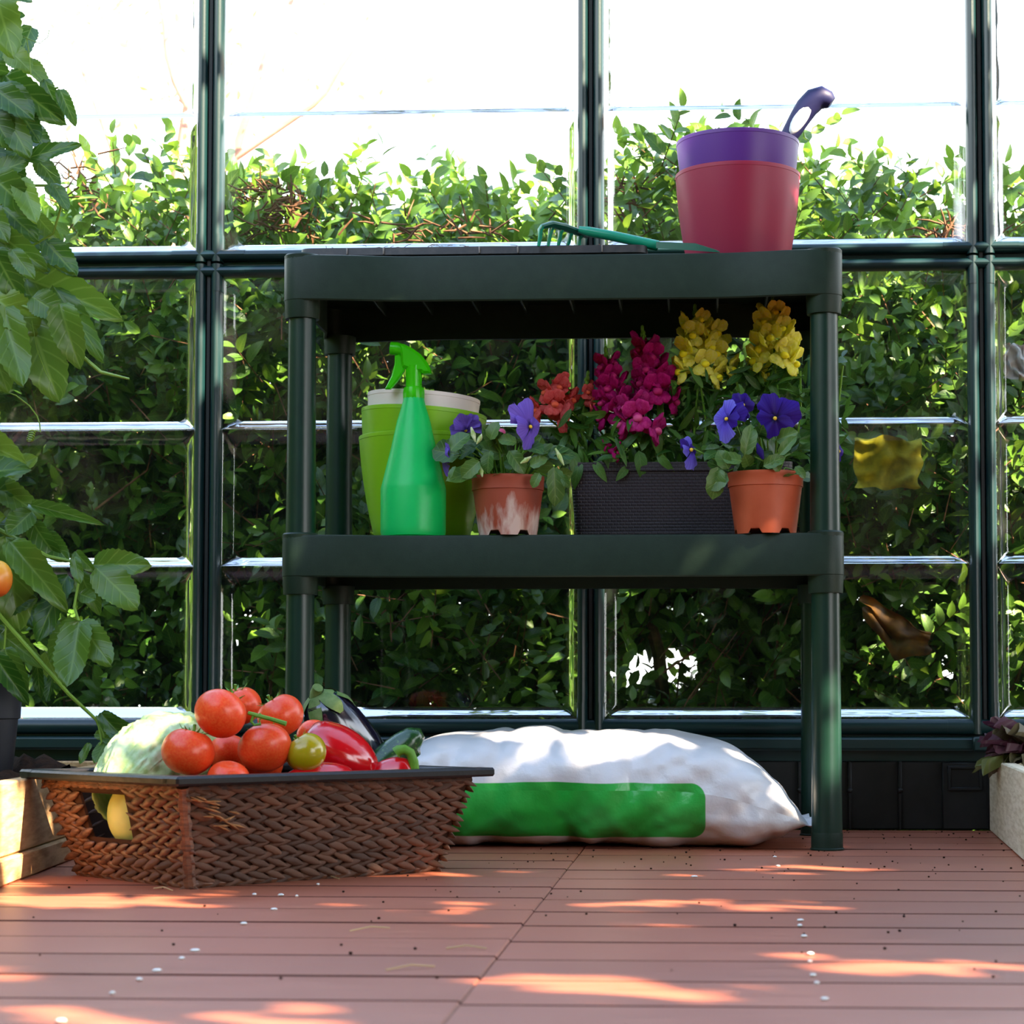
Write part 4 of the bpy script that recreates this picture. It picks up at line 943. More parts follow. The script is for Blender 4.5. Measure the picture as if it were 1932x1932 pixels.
def sack_mat():
    m, nt, p, out = new_mat('sack_film'); tc = nt.nodes.new('ShaderNodeTexCoord'); sx = nt.nodes.new('ShaderNodeSeparateXYZ'); nt.links.new(tc.outputs['Object'], sx.inputs[0])
    x0, x1 = at(760, 1520, 2.93).x-sx0, at(1331, 1520, 2.93).x-sx0; z0, z1 = at(1100, 1580, 2.925).z, at(1100, 1474, 2.94).z
    cx, cz, hx, hz, r = (x0+x1)/2, (z0+z1)/2, (x1-x0)/2, (z1-z0)/2, .02
    nzz = mth(nt, 'MULTIPLY', mth(nt, 'SUBTRACT', noise_tex(nt, 7, 2), .5), .012)
    dx = mth(nt, 'MAXIMUM', mth(nt, 'SUBTRACT', mth(nt, 'ABSOLUTE', mth(nt, 'SUBTRACT', sx.outputs[0], cx)), hx-r), 0)
    dz = mth(nt, 'MAXIMUM', mth(nt, 'SUBTRACT', mth(nt, 'ABSOLUTE', mth(nt, 'SUBTRACT', mth(nt, 'ADD', sx.outputs[2], nzz), cz)), hz-r), 0)
    d = mth(nt, 'SQRT', mth(nt, 'ADD', mth(nt, 'MULTIPLY', dx, dx), mth(nt, 'MULTIPLY', dz, dz)))
    mk = mth(nt, 'SUBTRACT', 1, stepr(nt, d, r-.0006, r+.0006)); mk = mth(nt, 'MULTIPLY', mk, mth(nt, 'LESS_THAN', sx.outputs[1], -.02))
    gcol = ramp_mix(nt, stepr(nt, noise_tex(nt, 9, 3), .45, .65), lin((20, 150, 48)), lin((52, 174, 74))); c = ramp_mix(nt, mk, lin((212, 212, 216)), gcol); nt.links.new(c, p.inputs['Base Color'])
    p.inputs['Roughness'].default_value = .3; p.inputs['Specular IOR Level'].default_value = .55
    b = nt.nodes.new('ShaderNodeBump'); b.inputs['Strength'].default_value = .6; b.inputs['Distance'].default_value = .005; nt.links.new(noise_tex(nt, 26, 5), b.inputs['Height']); nt.links.new(b.outputs[0], p.inputs['Normal'])
    return m
mb.local('sack_film', sack_mat(), sk, 60)
mb = MB(); mb.grid(lambda u, v: Vector((SLN - .012 + .022*v, -.125+.25*u, .033 + .006*math.sin(u*17)*v + .008*v*noise.noise((u*4, v, 0)))), 20, 3); mb.uv = {}; mb.local('end_seam', bpy.data.materials['sack_film'], sk, 60)

# ------------------------------------------------------------------ wooden planters
def planter(name, P0, P1, inward, hgt, strip, wd, m, label):
    # P0 near end, P1 far end of the visible long side; inward = direction of its width
    t = thing(name, P0, label, 'planter'); d = (P1-P0).normalized(); nn = Vector((-d.y, d.x, 0))
    if nn.dot(inward) < 0: nn = -nn
    L = (P1-P0).length; Mx = Matrix((nn, d, Vector((0, 0, 1)))).transposed(); th = .02
    def bd(c, s, mm=m): q = MB(); q.box(P0 + nn*c[0] + d*c[1] + Vector((0, 0, c[2])), s, .002, M=Mx); return q.build('board', mm, t, smooth=False)
    for side in (0, 1):
        x = th/2 if not side else wd-th/2
        bd((x, L/2, strip+(hgt-strip)/2+.0005), (th, L, hgt-strip))
        if strip: bd((x-(.004 if not side else -.004), L/2, strip/2), (th+.004, L-.004, strip-.001))
    for e in (0, 1): bd((wd/2, th/2 if not e else L-th/2, hgt/2), (wd-2*th-.001, th, hgt-.004))
    return t, nn, d, L
def soil_heap(t, P0, nn, d, L, wd, z, amp, peaks=()):
    mb = MB()
    def fn(u, v):
        x = .021+(wd-.042)*u; y = .021+(L-.042)*v; p = P0 + nn*x + d*y
        h = z + amp*noise.fractal(Vector((p.x*14, p.y*14, 0)), .8, 2, 4)
        for (qx, qy, r, hh) in peaks: h += hh*math.exp(-((p.x-qx)**2+(p.y-qy)**2)/r**2)*(1+.5*noise.noise((p.x*50, p.y*50, 2)))
        return Vector((p.x, p.y, h))
    mb.grid(fn, 50, 90); mb.uv = {}; return mb.build('soil', M['soil'], t, 80)
a_, b_ = fl(0, 1672), fl(165, 1608); dl = (b_-a_).normalized()
LP0, LP1 = a_ - dl*.75, b_ + dl*.42
lp, lnn, ld, lL = planter('wooden_planter', LP0, LP1, Vector((-1, 0, 0)), .113, .03, .42, M['wood'], 'pale pine planter box with dark soil beside the basket')
soil_heap(lp, LP0, lnn, ld, lL, .42, .095, .010, ((at(60, 1420, 2.78).x, 2.78, .07, .034), (at(110, 1440, 2.92).x, 2.92, .05, .02), (at(10, 1430, 2.6).x, 2.62, .08, .018)))
a_, b_ = fl(1932, 1611), fl(1875, 1562); dr = (b_-a_).normalized()
RP1 = b_ - dr*.085 - Vector((.012, 0, 0)); RP0 = a_ - dr*1.2 - Vector((.012, 0, 0))
rp, rnn, rd, rL = planter('wooden_planter', RP0, RP1, Vector((1, 0, 0)), .114, 0, .42, M['wood_r'], 'whitish pine planter box with purple lettuce at the right wall')
soil_heap(rp, RP0, rnn, rd, rL, .42, .095, .008)
# purple lettuce in the right planter
YLt = RP1.y - .22
lt = thing('lettuce', at(1945, 1420, YLt), 'frilly purple and green lettuce growing in the whitish planter', 'lettuce')
lc = at(1946, 1425, YLt)
LTM = []
for s in range(3):
    def fn(u, v, s=s):
        k = (u-.5)*2; hw = .36*math.sin(PI*(.12+.62*v)); z = -.5*v*v + .13*v*math.sin(u*26+s)*abs(k)**.5 + .10*v*v*math.sin(u*17+s*2)
        return (k*hw, v*(1-.12*k*k) + .05*math.sin(u*31)*v, z + .2*abs(k)*hw)
    LTM.append(MB().grid(fn, 22, 8).mesh('leaf', M['lettuce'], 70))
for i in range(26):
    a = i*2.4; el = .25 + 1.1*(i/26); d = Vector((math.cos(a)*math.cos(el), math.sin(a)*math.cos(el), math.sin(el))); L = random.uniform(.055, .08)
    add_leaf(lt, LTM[i % 3], lc + Vector((0, 0, -.012)), lc + Vector((0, 0, -.012)) + d*L, 1.2, Vector((-d.x, -d.y, 1.2)), random.random()**4*.8)

# ------------------------------------------------------------------ passion vine in its pot, left
YV = 2.72; random.seed(23)
vp = Vector((at(-42, 1400, YV).x, YV, .10))
vine = thing('climbing_vine', vp, 'leafy green passion vine climbing from a dark grey pot in the pine planter', 'vine')
rp_ = at(40, 1300, YV).x - at(-42, 1300, YV).x; hpv = at(0, 1262, YV).z - .10; 
MB().lathe([(rp_*.74, 0), (rp_*.76, .003), (rp_*.88, hpv*.55), (rp_*.93, hpv*.56), (rp_*.985, hpv-.004), (rp_, hpv), (rp_-.004, hpv), (rp_-.006, hpv-.02)], 48).local('pot', M['grey_pot'], vine, 30)
MB().lathe([(rp_-.006, hpv-.018), (rp_*.5, hpv-.014), (.001, hpv-.012)], 24).local('soil', M['soil'], vine)
VL = [blade_mb(W=w_, n=22, c=8, fold=fo, curl=cu, serr=.05, shape=sh, wave=.35).mesh('vine_leaf', M['vine_leaf'], 70) for w_, fo, cu, sh in ((1, .14, .22, (.38, .62)), (1, .28, .35, (.42, .66)), (1, .06, .1, (.4, .6)), (1, .2, -.15, (.38, .64)))]
def vleaf(bx, by, tx, ty, wpx, dY=0, age=.3, tilt=(0, .3), var=None):
    b, t = at(bx, by, YV+dY), at(tx, ty, YV+dY-random.uniform(.0, .03)); L = (t-b).length; wd = wpx*1.15*YV/F/L
    return add_leaf(vine, VL[var if var is not None else random.randrange(4)], b, t, wd, (tilt[0]+random.gauss(0, .18), -1, tilt[1]+random.gauss(0, .15)), age)
UP = [  # base x, y, tip x, y, width, depth, age
 (-12, -25, 22, 100, 62, -.05, .55), (20, -12, 66, 10, 26, 0, .1), (14, 92, 56, 132, 40, .0, .8), (40, 112, 92, 152, 34, .01, .55), (84, 150, 112, 218, 28, -.01, .15), (112, 168, 140, 230, 24, -.02, .2),
 (10, 142, 102, 226, 58, -.03, .12), (8, 155, 62, 216, 40, -.045, .25), (-15, 165, 54, 212, 46, -.05, .15), (34, 205, 80, 276, 44, -.02, .1), (5, 206, 52, 294, 46, -.04, .3), (-22, 205, 20, 272, 48, -.045, .2),
 (46, 300, 148, 268, 30, -.04, .12), (-14, 330, 50, 300, 44, -.03, .3), (-20, 330, 52, 388, 60, -.06, .25), (36, 335, 74, 432, 40, -.05, .85), (0, 388, 64, 440, 50, -.02, .2), (-20, 390, 6, 448, 42, -.05, .4),
 (68, 405, 104, 452, 30, 0, .5), (-15, 430, 74, 504, 50, -.05, .35), (98, 345, 128, 392, 26, -.02, .25), (90, 350, 112, 372, 22, -.02, .5), (86, 455, 148, 528, 44, -.02, .15), (-12, 470, 30, 560, 56, -.06, .15),
 (-12, 560, 74, 622, 62, -.05, .95), (22, 470, 62, 524, 30, -.07, .4), (60, 478, 90, 522, 34, -.03, .3), (52, 528, 206, 578, 66, -.02, .45), (60, 560, 116, 592, 50, -.06, .4), (100, 540, 194, 674, 42, -.03, .3),
 (112, 572, 144, 682, 54, -.07, .45), (52, 590, 106, 746, 82, -.04, .4), (2, 575, 48, 738, 62, -.05, .6), (-20, 640, 10, 735, 50, -.06, .5), (-25, 600, 4, 690, 46, -.03, .5), (60, 50, 30, 130, 40, .05, .15), (-20, 110, 20, 190, 46, .02, .2),
 (40, 270, 10, 330, 44, .02, .15), (60, 240, 100, 300, 36, .03, .1), (0, 290, 40, 350, 50, .03, .1), (70, 300, 110, 350, 34, .03, .3), (40, 420, 90, 480, 46, .03, .15), (20, 500, 70, 560, 50, .03, .15), (-10, 60, 30, 120, 44, .03, .2), (10, 540, 60, 660, 60, .04, .3)]
LOW = [(-12, 912, 72, 966, 44, 0, .45), (56, 952, 172, 978, 24, -.03, .3), (60, 965, 14, 1012, 44, -.02, .35), (62, 985, 102, 1056, 40, -.01, .2), (82, 1005, 134, 1062, 36, .0, .25), (18, 1022, 114, 1132, 52, -.05, .45), (10, 1012, 34, 1182, 76, -.03, .5),
 (128, 1085, 62, 1208, 52, -.02, .08), (174, 1066, 274, 1062, 50, -.02, .4), (182, 1072, 258, 1144, 60, -.03, .5), (150, 1080, 186, 1154, 34, -.01, .35), (142, 1040, 172, 1078, 22, -.03, .3), (140, 1050, 150, 1100, 22, -.04, .4), (150, 1120, 178, 1130, 26, -.03, .3),
 (0, 1195, 66, 1242, 42, -.01, .5), (8, 1222, 44, 1306, 40, -.04, .35), (-14, 1232, 50, 1322, 36, -.06, .1), (70, 1250, 75, 1318, 20, 0, .1), (100, 1270, 92, 1328, 16, 0, .1), (-10, 1180, 20, 1260, 40, .02, .2), (-8, 980, 30, 1060, 50, .03, .3), (40, 1120, 70, 1190, 40, .03, .15), (110, 1170, 150, 1210, 30, .02, .4), (85, 1230, 110, 1290, 34, .01, .7),
 (149, 1172, 82, 1244, 46, -.05, .4), (149, 1172, 206, 1252, 52, -.05, .4), (149, 1172, 134, 1304, 62, -.055, .45),
 (190, 1345, 276, 1392, 26, -.05, .15), (190, 1345, 248, 1412, 30, -.05, .2), (196, 1392, 232, 1400, 18, -.05, .3), (170, 1402, 148, 1440, 18, -.05, .35), (200, 1398, 178, 1436, 26, -.05, .4), (205, 1410, 216, 1440, 16, -.05, .5), (178, 1385, 240, 1392, 20, -.04, .4), (200, 1402, 200, 1442, 16, -.05, .5)]
for L_ in UP + LOW: vleaf(*L_[:5], dY=L_[5], age=L_[6]*.72)
# more foliage out beyond the frame so the plant is whole
for i in range(70):
    x, y = random.uniform(-190, -15), random.uniform(-60, 1260); a = random.uniform(-.6, 2.2); L = random.uniform(60, 120)
    vleaf(x, y, x+L*math.cos(a), y+L*math.sin(a), L*.55, random.uniform(-.08, .08), random.random()*.7)
def vstem(pts, r): return MB().tube([at(x, y, YV+dy) for x, y, dy in pts], r, 7).build('stem', M['vine_stem'], vine)
vstem([(-42, 1270, 0), (-60, 1100, .01), (-50, 900, 0), (-70, 650, 0), (-40, 400, .01), (-60, 200, 0), (-40, -80, 0)], [.004, .0035, .0032, .003, .0028, .0025, .002])
vstem([(-50, 1090, -.02), (0, 1162, -.05), (70, 1242, -.055), (130, 1310, -.055), (182, 1358, -.05), (200, 1400, -.05)], [.003, .003, .003, .0026, .0022, .0016])
vstem([(-60, 620, 0), (0, 560, -.04), (55, 582, -.05), (100, 598, -.05), (155, 672, -.05), (190, 702, -.055), (244, 715, -.05)], [.003, .0028, .0028, .0026, .0026, .0024, .0014])
vstem([(-60, 980, 0), (0, 1000, -.02), (90, 1050, -.02), (140, 1060, -.02), (150, 1090, -.03), (140, 1145, -.04), (149, 1172, -.05)], [.003, .003, .0026, .002, .002, .002, .0016])
vstem([(-40, 260, 0), (20, 220, 0), (60, 180, 0), (110, 165, 0)], [.0025, .0024, .002, .0014])
vstem([(-60, 430, 0), (10, 380, 0), (60, 350, -.01), (100, 350, -.02)], .002); vstem([(100, 352, -.02), (115, 392, -.01), (100, 440, 0), (50, 470, 0)], .0018)
vstem([(12, 1170, -.05), (10, 1200, -.05), (8, 1225, -.05)], .0014); vstem([(182, 1350, -.05), (192, 1400, -.055), (184, 1412, -.055)], .0012)
def tendril(pts, coil=None, r=.0009):
    P3 = [at(x, y, YV-.05) for x, y in pts]
    if coil:
        x0, y0, turns, rr = coil
        for i in range(turns*10):
            a = i/10*2*PI; P3.append(at(x0 + rr*math.cos(a)*1.0 - i*.12, y0 + i*.42 + rr*.5*math.sin(a), YV-.05 + .003*math.sin(a)))
    return MB().tube(P3, r, 5).build('tendril', M['vine_stem'], vine)
tendril([(-20, 735), (5, 737), (30, 746), (55, 765), (70, 785), (75, 800), (76, 815)], (62, 812, 5, 6)); tendril([(33, 62), (50, 72), (75, 82), (90, 70), (93, 56)], r=.0006)
tendril([(50, 70), (55, 100), (58, 140), (72, 150)], r=.0007); tendril([(78, 310), (95, 325), (110, 335), (132, 320), (128, 350)], r=.0006)
tendril([(60, 605), (70, 660), (85, 700), (95, 720)], r=.0006); tendril([(20, 715), (22, 660), (30, 600), (12, 550)], r=.0006)
fo = MB(); fo.ell(at(-4, 1092, YV-.08), (.0185, .0185, .0235), 24, 16)
def fruit_mat():
    m, nt, p, out = new_mat('ripening_fruit'); tc = nt.nodes.new('ShaderNodeTexCoord'); sx = nt.nodes.new('ShaderNodeSeparateXYZ'); nt.links.new(tc.outputs['Generated'], sx.inputs[0])
    nt.links.new(ramp_mix(nt, sx.outputs[2], lin((226, 84, 30)), lin((236, 178, 60))), p.inputs['Base Color']); p.inputs['Roughness'].default_value = .3; return m
fo.build('fruit', fruit_mat(), vine, 80); MB().tube([at(-6, 1066, YV-.08), at(-14, 1040, YV-.06), at(-40, 1010, YV)], .0015, 6).build('fruit_stalk', M['vine_stem'], vine)

# ------------------------------------------------------------------ crumbs and flecks on the deck
mb = MB()
for (x, y) in [(263, 1850), (296, 1833), (212, 1876), (343, 1810), (368, 1795), (460, 1744), (517, 1717), (600, 1670), (560, 1692), (115, 1928), (1510, 1738), (1509, 1748), (1517, 1768), (1529, 1801), (1528, 1816), (1534, 1842), (1541, 1857), (1556, 1887), (1310, 1655), (1468, 1635), (1462, 1618), (530, 1690), (480, 1689)]:
    p = fl(x, y); s = random.uniform(.0012, .003); mb.ell(p + Vector((0, 0, .001)), (s*1.5, s*1.6, .0013), 7, 5)
tag(mb.build('white_flecks', M['petal_white']), 'tiny white flecks scattered over the deck boards', 'flecks', kind='stuff')
mb = MB()
for (x, y, x2, y2) in [(660, 1759, 735, 1753), (728, 1833, 820, 1826), (842, 1792, 918, 1792), (290, 1678, 325, 1682), (1600, 1560, 1680, 1556), (1640, 1555, 1655, 1548), (600, 1656, 640, 1660)]:
    a, b = fl(x, y), fl(x2, y2); a.z = b.z = .0012; mb.tube([a, (a+b)/2 + Vector((0, .004, .002)), b], .0007, 5)
tag(mb.build('straw_bits', M['straw']), 'thin bits of dry straw lying on the deck boards', 'straw', kind='stuff')
mb = MB()
for i in range(260):
    p = Vector((random.uniform(-.3, .5), random.uniform(2.55, 3.36), .001)) if i % 2 else Vector((random.uniform(-.7, .5), random.uniform(1.5, 3.3), .001))
    s = random.uniform(.0006, .0018); mb.ell(p, (s, s, s*.7), 5, 4)
tag(mb.build('soil_crumbs', M['soil']), 'dark soil crumbs scattered on the deck near the wall', 'soil', kind='stuff')

# ------------------------------------------------------------------ hedge outside
random.seed(5)
hedge = thing('hedge', (-.3, 4.3, -.1), 'dense clipped green hedge outside behind the glass wall', 'hedge')
def hedge_top(x): return 1.185 + .03*np.sin(x*5.1) + .025*np.sin(x*11.3+1) + .03*np.sin(x*2.2+2)
NS = 12000
hx = rng.uniform(-1.9, 1.6, NS); hy = 3.86 + .95*rng.beta(1.1, 1.9, NS); hz = -.08 + (hedge_top(hx)+.06)*rng.uniform(0, 1, NS)**.72
hy = hy + .10*np.sin(hx*6+hz*4) + .06*np.sin(hz*9-hx*3)
# a bare gap low down, daylight beyond it
g0 = at(1245, 1262, 4.2); keep = ~((np.abs((hx - g0.x*hy/4.2)) < .085) & (np.abs(hz-(EYE+(g0.z-EYE)*hy/4.2)) < .042))
hx, hy, hz = hx[keep], hy[keep], hz[keep]; NS = len(hx)
top = hz/hedge_top(hx)
sd = np.stack([rng.normal(0, .5, NS), rng.normal(-.45, .5, NS), .45+rng.normal(0, .45, NS)*(top < .9)], 1); sd /= np.linalg.norm(sd, axis=1, keepdims=True)
lp_, ly_, ln_, ll_, la_ = [], [], [], [], []; tw = MB()
for i in range(NS):
    b = np.array((hx[i], hy[i], hz[i])); d = sd[i]; e = np.cross(d, (0.3, .2, .9)); e /= np.linalg.norm(e); f = np.cross(d, e)
    n = rng.integers(5, 9); Ls = .045 + .011*n; yg = np.clip(rng.normal(.25, .22) + (.3 if top[i] > .8 else 0), 0, .9)
    for k in range(n):
        t = (k+.6)/n; a = k*PI*.98 + i; o = e*math.cos(a) + f*math.sin(a); dr_ = o*(1-.55*t) + d*(.45+.7*t)
        p = b + d*Ls*(t-.2); lp_.append(p); ly_.append(dr_); ln_.append(d*.9 - o*.3 + rng.normal(0, .25, 3) + np.array((0, -.25, .25)))
        ll_.append((.050 - .017*t)*rng.uniform(.75, 1.2)); la_.append(min(1, yg*(.5+.8*t) + rng.uniform(0, .12)))
    if i % 2 == 0: tw.tube([b - d*.06, b + d*Ls*.6], [.0016, .0008], 3, False)
lp_, ly_, ln_, ll_, la_ = map(np.array, (lp_, ly_, ln_, ll_, la_))
tv, tf, tuv = leaf_template()
scr = 1115 + F*(lp_[:, 0]*math.cos(YAW) + lp_[:, 1]*math.sin(YAW))/(lp_[:, 1]); inv = (scr > 10) & (scr < 1920) & (lp_[:, 2] > .25) & (lp_[:, 2] < 1.4)
order = np.argsort(np.where(inv, lp_[:, 1], 99))[:298]; rest_ = np.ones(len(lp_), bool); rest_[order] = False
scatter('foliage', tv, tf, tuv, lp_[rest_]-np.array(hedge.location), ly_[rest_], ln_[rest_], ll_[rest_], la_[rest_], M['hedge_leaf'], hedge)
NI = 19000; ix = rng.uniform(-1.9, 1.6, NI); iy = rng.uniform(4.25, 4.95, NI); iz = rng.uniform(-.1, .99, NI)*hedge_top(ix)
ik = ~((np.abs(ix - g0.x*iy/4.2) < .10) & (np.abs(iz-(EYE+(g0.z-EYE)*iy/4.2)) < .055)); ix, iy, iz = ix[ik], iy[ik], iz[ik]; NI = len(ix)
scatter('inner_foliage', tv, tf, tuv, np.stack([ix, iy, iz], 1)-np.array(hedge.location), rng.normal(0, 1, (NI, 3)), rng.normal(0, .7, (NI, 3))+np.array((0, -.6, .5)), rng.uniform(.05, .085, NI), rng.uniform(0, .25, NI), M['hedge_leaf'], hedge)
HLM = blade_mb(W=.5, n=6, c=2, fold=.3, curl=.25, shape=(.6, .8)).mesh('leaf', M['hedge_leaf'], 70)
for i in order:
    o = link('leaf', HLM, hedge); put(o, Vector(lp_[i])-hedge.location, basis(ly_[i], ln_[i]), (ll_[i],)*3); o.color = (la_[i], 0, 0, 1)
for i in range(150):                     # bare inner branches
    x = random.uniform(-1.8, 1.5); y = random.uniform(3.95, 4.6); z0 = random.uniform(-.08, .7); d = Vector((random.gauss(0, .5), random.gauss(0, .3), .8)).normalized()*random.uniform(.15, .45); p = Vector((x, y, z0)); r = random.uniform(.0015, .005)
    tw.tube([p, p+d*.5+Vector((random.gauss(0, .02), 0, 0)), p+d], [r, r*.8, r*.5], 5)
for i in range(14):
    x = -1.8 + i*.25; tw.tube([(x, 4.35, -.1), (x+random.gauss(0, .04), 4.3, .3), (x+random.gauss(0, .12), 4.3, .75), (x+random.gauss(0, .2), 4.25, 1.1)], [.018, .014, .009, .004], 7)
for (cx, cy, sx, sy, n) in ((515, 400, 60, 45, 150), (1800, 445, 50, 22, 50), (150, 350, 40, 40, 40), (1190, 370, 30, 40, 30), (800, 430, 120, 20, 40)):
    for i in range(n):
        p = at(random.gauss(cx, sx*.6), random.gauss(cy, sy*.6), random.uniform(3.78, 3.9)); d = Vector((random.gauss(0, 1), random.gauss(0, .3), random.gauss(.2, .6))).normalized()*random.uniform(.02, .06)
        tw.tube([p, p+d*.5+Vector((0, 0, random.gauss(0, .004))), p+d], [.0022, .0018, .001], 4, False)
tag(tw.build('branches', M['twig'], hedge), kind='stuff')
fm = [c for c in hedge.children if c.name.startswith(('foliage', 'inner_foliage', 'branches'))]
for (lx, ly, rz, sc, lb) in ((-3.3, 1.2, 90, 1.5, 'clipped green hedge added out of view at the left to block low sky'), (5.6, 2.0, -90, 1.5, 'clipped green hedge added out of view at the right to block low sky'), (-.5, -4.8, 180, 2.7, 'tall green hedge added unseen behind the camera to block the sky')):  # unseen hedge copies, added to keep low sky out of room and panes
    h2 = thing('hedge', (lx, ly, -.1), lb, 'hedge'); h2.rotation_euler.z = R(rz); h2.scale = (sc,)*3
    for c in fm:
        q = c.copy(); COL.objects.link(q); q.parent = h2
# a sunlit pale tree farther off, seen over the hedge
tree = thing('pale_tree', (-1.9, 8.2, -.1), 'sunlit pale-barked tree far behind the hedge, washed out by the light', 'tree')
def T(x, y, Y=8.2): return at(x, y, Y)
mb = MB()
mb.tube([(-1.9, 8.2, -.1), T(300, 600), T(352, 200), T(330, 155), T(318, 105), T(313, 50), T(300, -20), T(290, -200)], [.07, .06, .016, .015, .02, .018, .014, .012], 8)
mb.tube([T(300, 420), T(440, 300), T(490, 140), T(515, 70), T(545, 0), T(580, -90)], [.03, .022, .014, .02, .022, .016], 7)
mb.tube([T(440, 300), T(590, 200), T(612, 175), T(640, 130), T(690, 60)], [.018, .012, .018, .012, .008], 6); mb.tube([T(300, 500), T(200, 250), T(130, 60), T(150, -40)], [.03, .012, .012, .01], 7); mb.tube([T(352, 200), T(340, 190), T(350, 160)], [.008, .010, .006], 6)
mb.build('trunk', M['bark'], tree)
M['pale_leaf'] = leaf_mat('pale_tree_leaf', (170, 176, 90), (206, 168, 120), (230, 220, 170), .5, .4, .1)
N = 1100; tx = rng.uniform(20, 900, N); ty = rng.uniform(-250, 260, N); kp = rng.uniform(0, 1, N) < np.clip(1.2 - tx/800, .12, 1); tx, ty = tx[kp], ty[kp]; N = len(tx)
tp_ = np.array([tuple(T(a, b, 8.2+random.uniform(-.5, .5))) for a, b in zip(tx, ty)]) - np.array(tree.location)
scatter('foliage', tv, tf, tuv, tp_, rng.normal(0, 1, (N, 3)), rng.normal(0, 1, (N, 3)), rng.uniform(.02, .05, N), rng.uniform(0, 1, N), M['pale_leaf'], tree)
# sheets standing for the blurred coloured shapes in the panes at the right
def placeholder(name, x0, y0, x1, y1, Y, m, label, cat, seed, slant=0):
    o = thing(name, at((x0+x1)/2, y1, Y), label, cat)
    def f(u, v, dy):
        p = at(x0+(x1-x0)*u + 14*noise.noise((u*3, v*3, seed)), y0+(y1-y0)*v*(1-.5*slant*abs(2*u-1)) + 70*slant*(u-.4) + 12*noise.noise((u*3, v*2, seed+5)), Y+dy); p.y += .02*noise.noise((u*4, v*4, seed+9)); return p
    mb = MB(); n = 16
    a = [f(i/n, j/n, 0) for j in range(n+1) for i in range(n+1)]; b = [f(i/n, j/n, .004) for j in range(n+1) for i in range(n+1)]
    q = [(j*(n+1)+i, j*(n+1)+i+1, (j+1)*(n+1)+i+1, (j+1)*(n+1)+i) for j in range(n) for i in range(n)]; off = len(a)
    fs = q + [tuple(k+off for k in c)[::-1] for c in q]
    for i in range(n):
        for (s, e) in ((i, i+1), (n*(n+1)+i, n*(n+1)+i+1), (i*(n+1), (i+1)*(n+1)), (i*(n+1)+n, (i+1)*(n+1)+n)): fs.append((s, e, e+off, s+off))
    mb.add(a+b, fs); mb.build('placeholder_sheet', m, o, 80); return o
placeholder('placeholder', 1612, 826, 1738, 920, 3.60, mat('yellow_sheet', (214, 196, 36), .6, .3, (120, 124, 30), 30), 'crumpled yellow cloth sheet standing for a blurred yellow shape in the pane', 'placeholder', 1)
placeholder('placeholder', 1628, 1150, 1755, 1235, 3.60, mat('brown_sheet', (150, 98, 28), .6, .3, (70, 52, 40), 30), 'brown cloth sheet standing for a blurred brown shape in the bottom pane', 'placeholder', 2, 1)
placeholder('placeholder', 1893, 650, 1935, 716, 3.70, mat('white_sheet', (206, 204, 200), .6, .3, (150, 60, 40), 40, .55, .7), 'whitish sheet standing for a blurred shape at the right frame post', 'placeholder', 3)

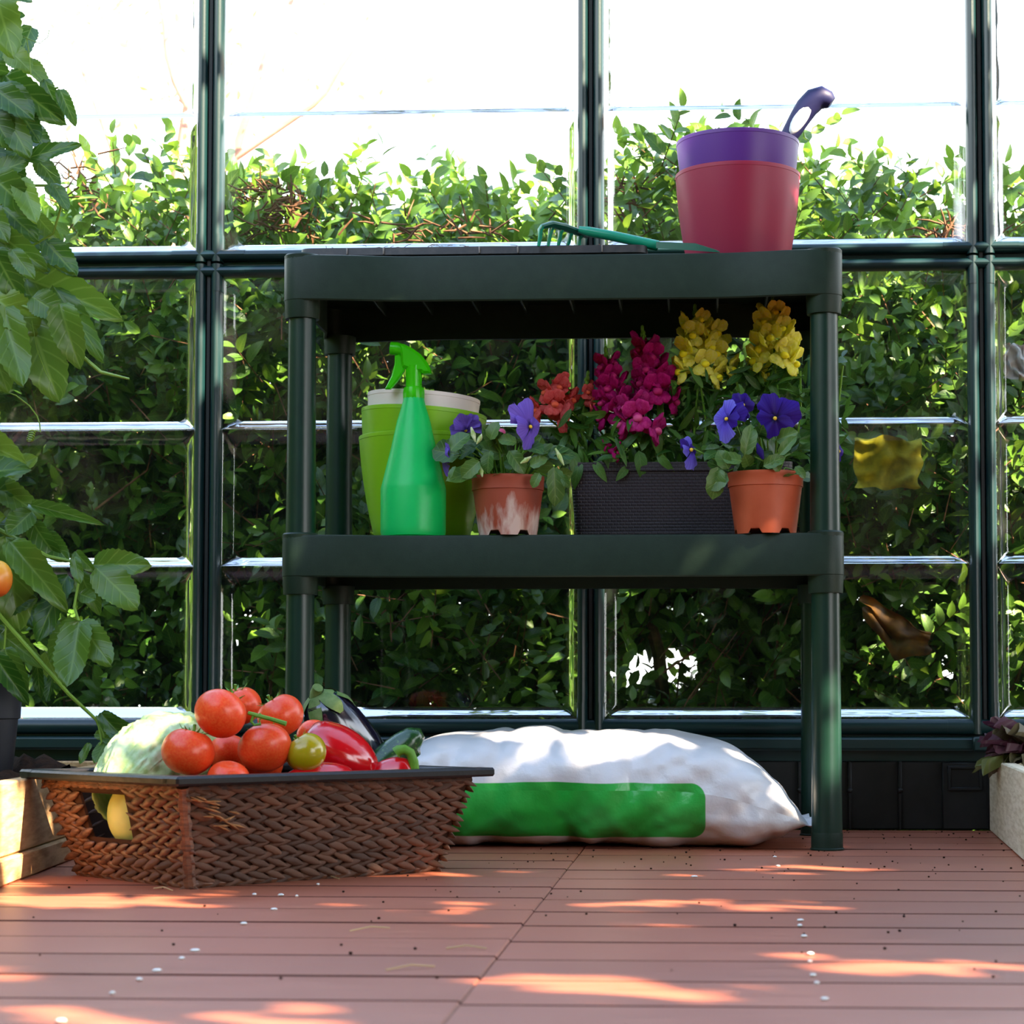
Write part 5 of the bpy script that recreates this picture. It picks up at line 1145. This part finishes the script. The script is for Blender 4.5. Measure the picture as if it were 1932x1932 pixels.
# ------------------------------------------------------------------ the tree outside that dapples the sun (out of the picture, behind the camera's right)
HOLES = []                               # open places in its crown: where the photograph shows sun patches
def hole(p, r): HOLES.append((Vector(p), r))
def hole_px(x0, y, x1, r, z=0):
    a, b = fl(x0, y, z), fl(x1, y, z); n = max(1, int((b-a).length/(r*.9)))
    for i in range(n+1): hole(a + (b-a)*i/n, r)
hole_px(20, 1698, 300, .035); hole_px(1075, 1862, 1240, .034); hole_px(1195, 1702, 1265, .012); hole_px(1410, 1711, 1505, .014); hole_px(1180, 1747, 1290, .010); hole_px(1655, 1820, 1725, .03); hole_px(1815, 1832, 1870, .028)
hole_px(1450, 1640, 1620, .016); hole_px(730, 1713, 800, .012); hole_px(850, 1725, 890, .012); hole_px(10, 1835, 40, .03); hole_px(480, 1920, 560, .03); hole_px(20, 1915, 80, .03); hole_px(1480, 1600, 1560, .015); hole_px(820, 1650, 880, .012)
hole((at(20, 1540, 2.35).x, 2.36, .06), .05); hole((at(60, 1540, 2.5).x, 2.5, .05), .03)
for (x, y) in ((930, 1400), (980, 1420), (1040, 1440), (1100, 1460), (1150, 1470), (900, 1450), (960, 1470)): hole(at(x, y, 2.98), .026)
hole(at(1440, 1450, 2.98), .03); hole(at(1000, 1790, 2.0) if False else fl(1330, 1790), .012)
st_ = thing('shade_tree', (4.6, -1.6, -.1), 'broad leafy tree standing outside that dapples the sunlight on the deck', 'tree')
NL, NL2 = 43000, 2300
qx = np.concatenate([rng.uniform(-2.6, 1.6, NL), rng.uniform(-3.4, 1.3, NL2)]); qy = np.concatenate([rng.uniform(-.6, 3.62, NL), rng.uniform(3.62, 5.4, NL2)]); NL += NL2; qz = rng.uniform(2.15, 2.9, NL)
cp = np.stack([qx, qy, np.zeros(NL)], 1) + np.array(SUN)[None]*(qz/SUN.z)[:, None]
ok = np.ones(NL, bool); S_ = np.array(SUN)
for p, r in HOLES:
    d = cp - np.array(p)[None]; t = d @ S_; ok &= np.linalg.norm(d - t[:, None]*S_[None], axis=1) > r + .042
cp = cp[ok]; NL = len(cp)
scatter('foliage', tv, tf, tuv, cp-np.array(st_.location), rng.normal(0, 1, (NL, 3)), S_[None]*1.2 + rng.normal(0, .45, (NL, 3)), rng.uniform(.07, .11, NL), rng.uniform(0, .6, NL), M['shade_leaf'], st_)
mb = MB(); mb.tube([(4.6, -1.6, -.1), (4.5, -1.55, 1.2), (4.2, -1.3, 2.4)], [.14, .12, .08], 10)
for (x, y) in ((2.4, -1.0), (3.2, .6), (4.2, .3), (3.5, -2.0), (2.6, .9)): mb.tube([(4.35, -1.4, 1.9), ((4.35+x)/2, (y-1.4)/2, 2.35), (x, y, 2.6)], [.05, .035, .012], 7)
mb.build('trunk', M['twig'], st_)
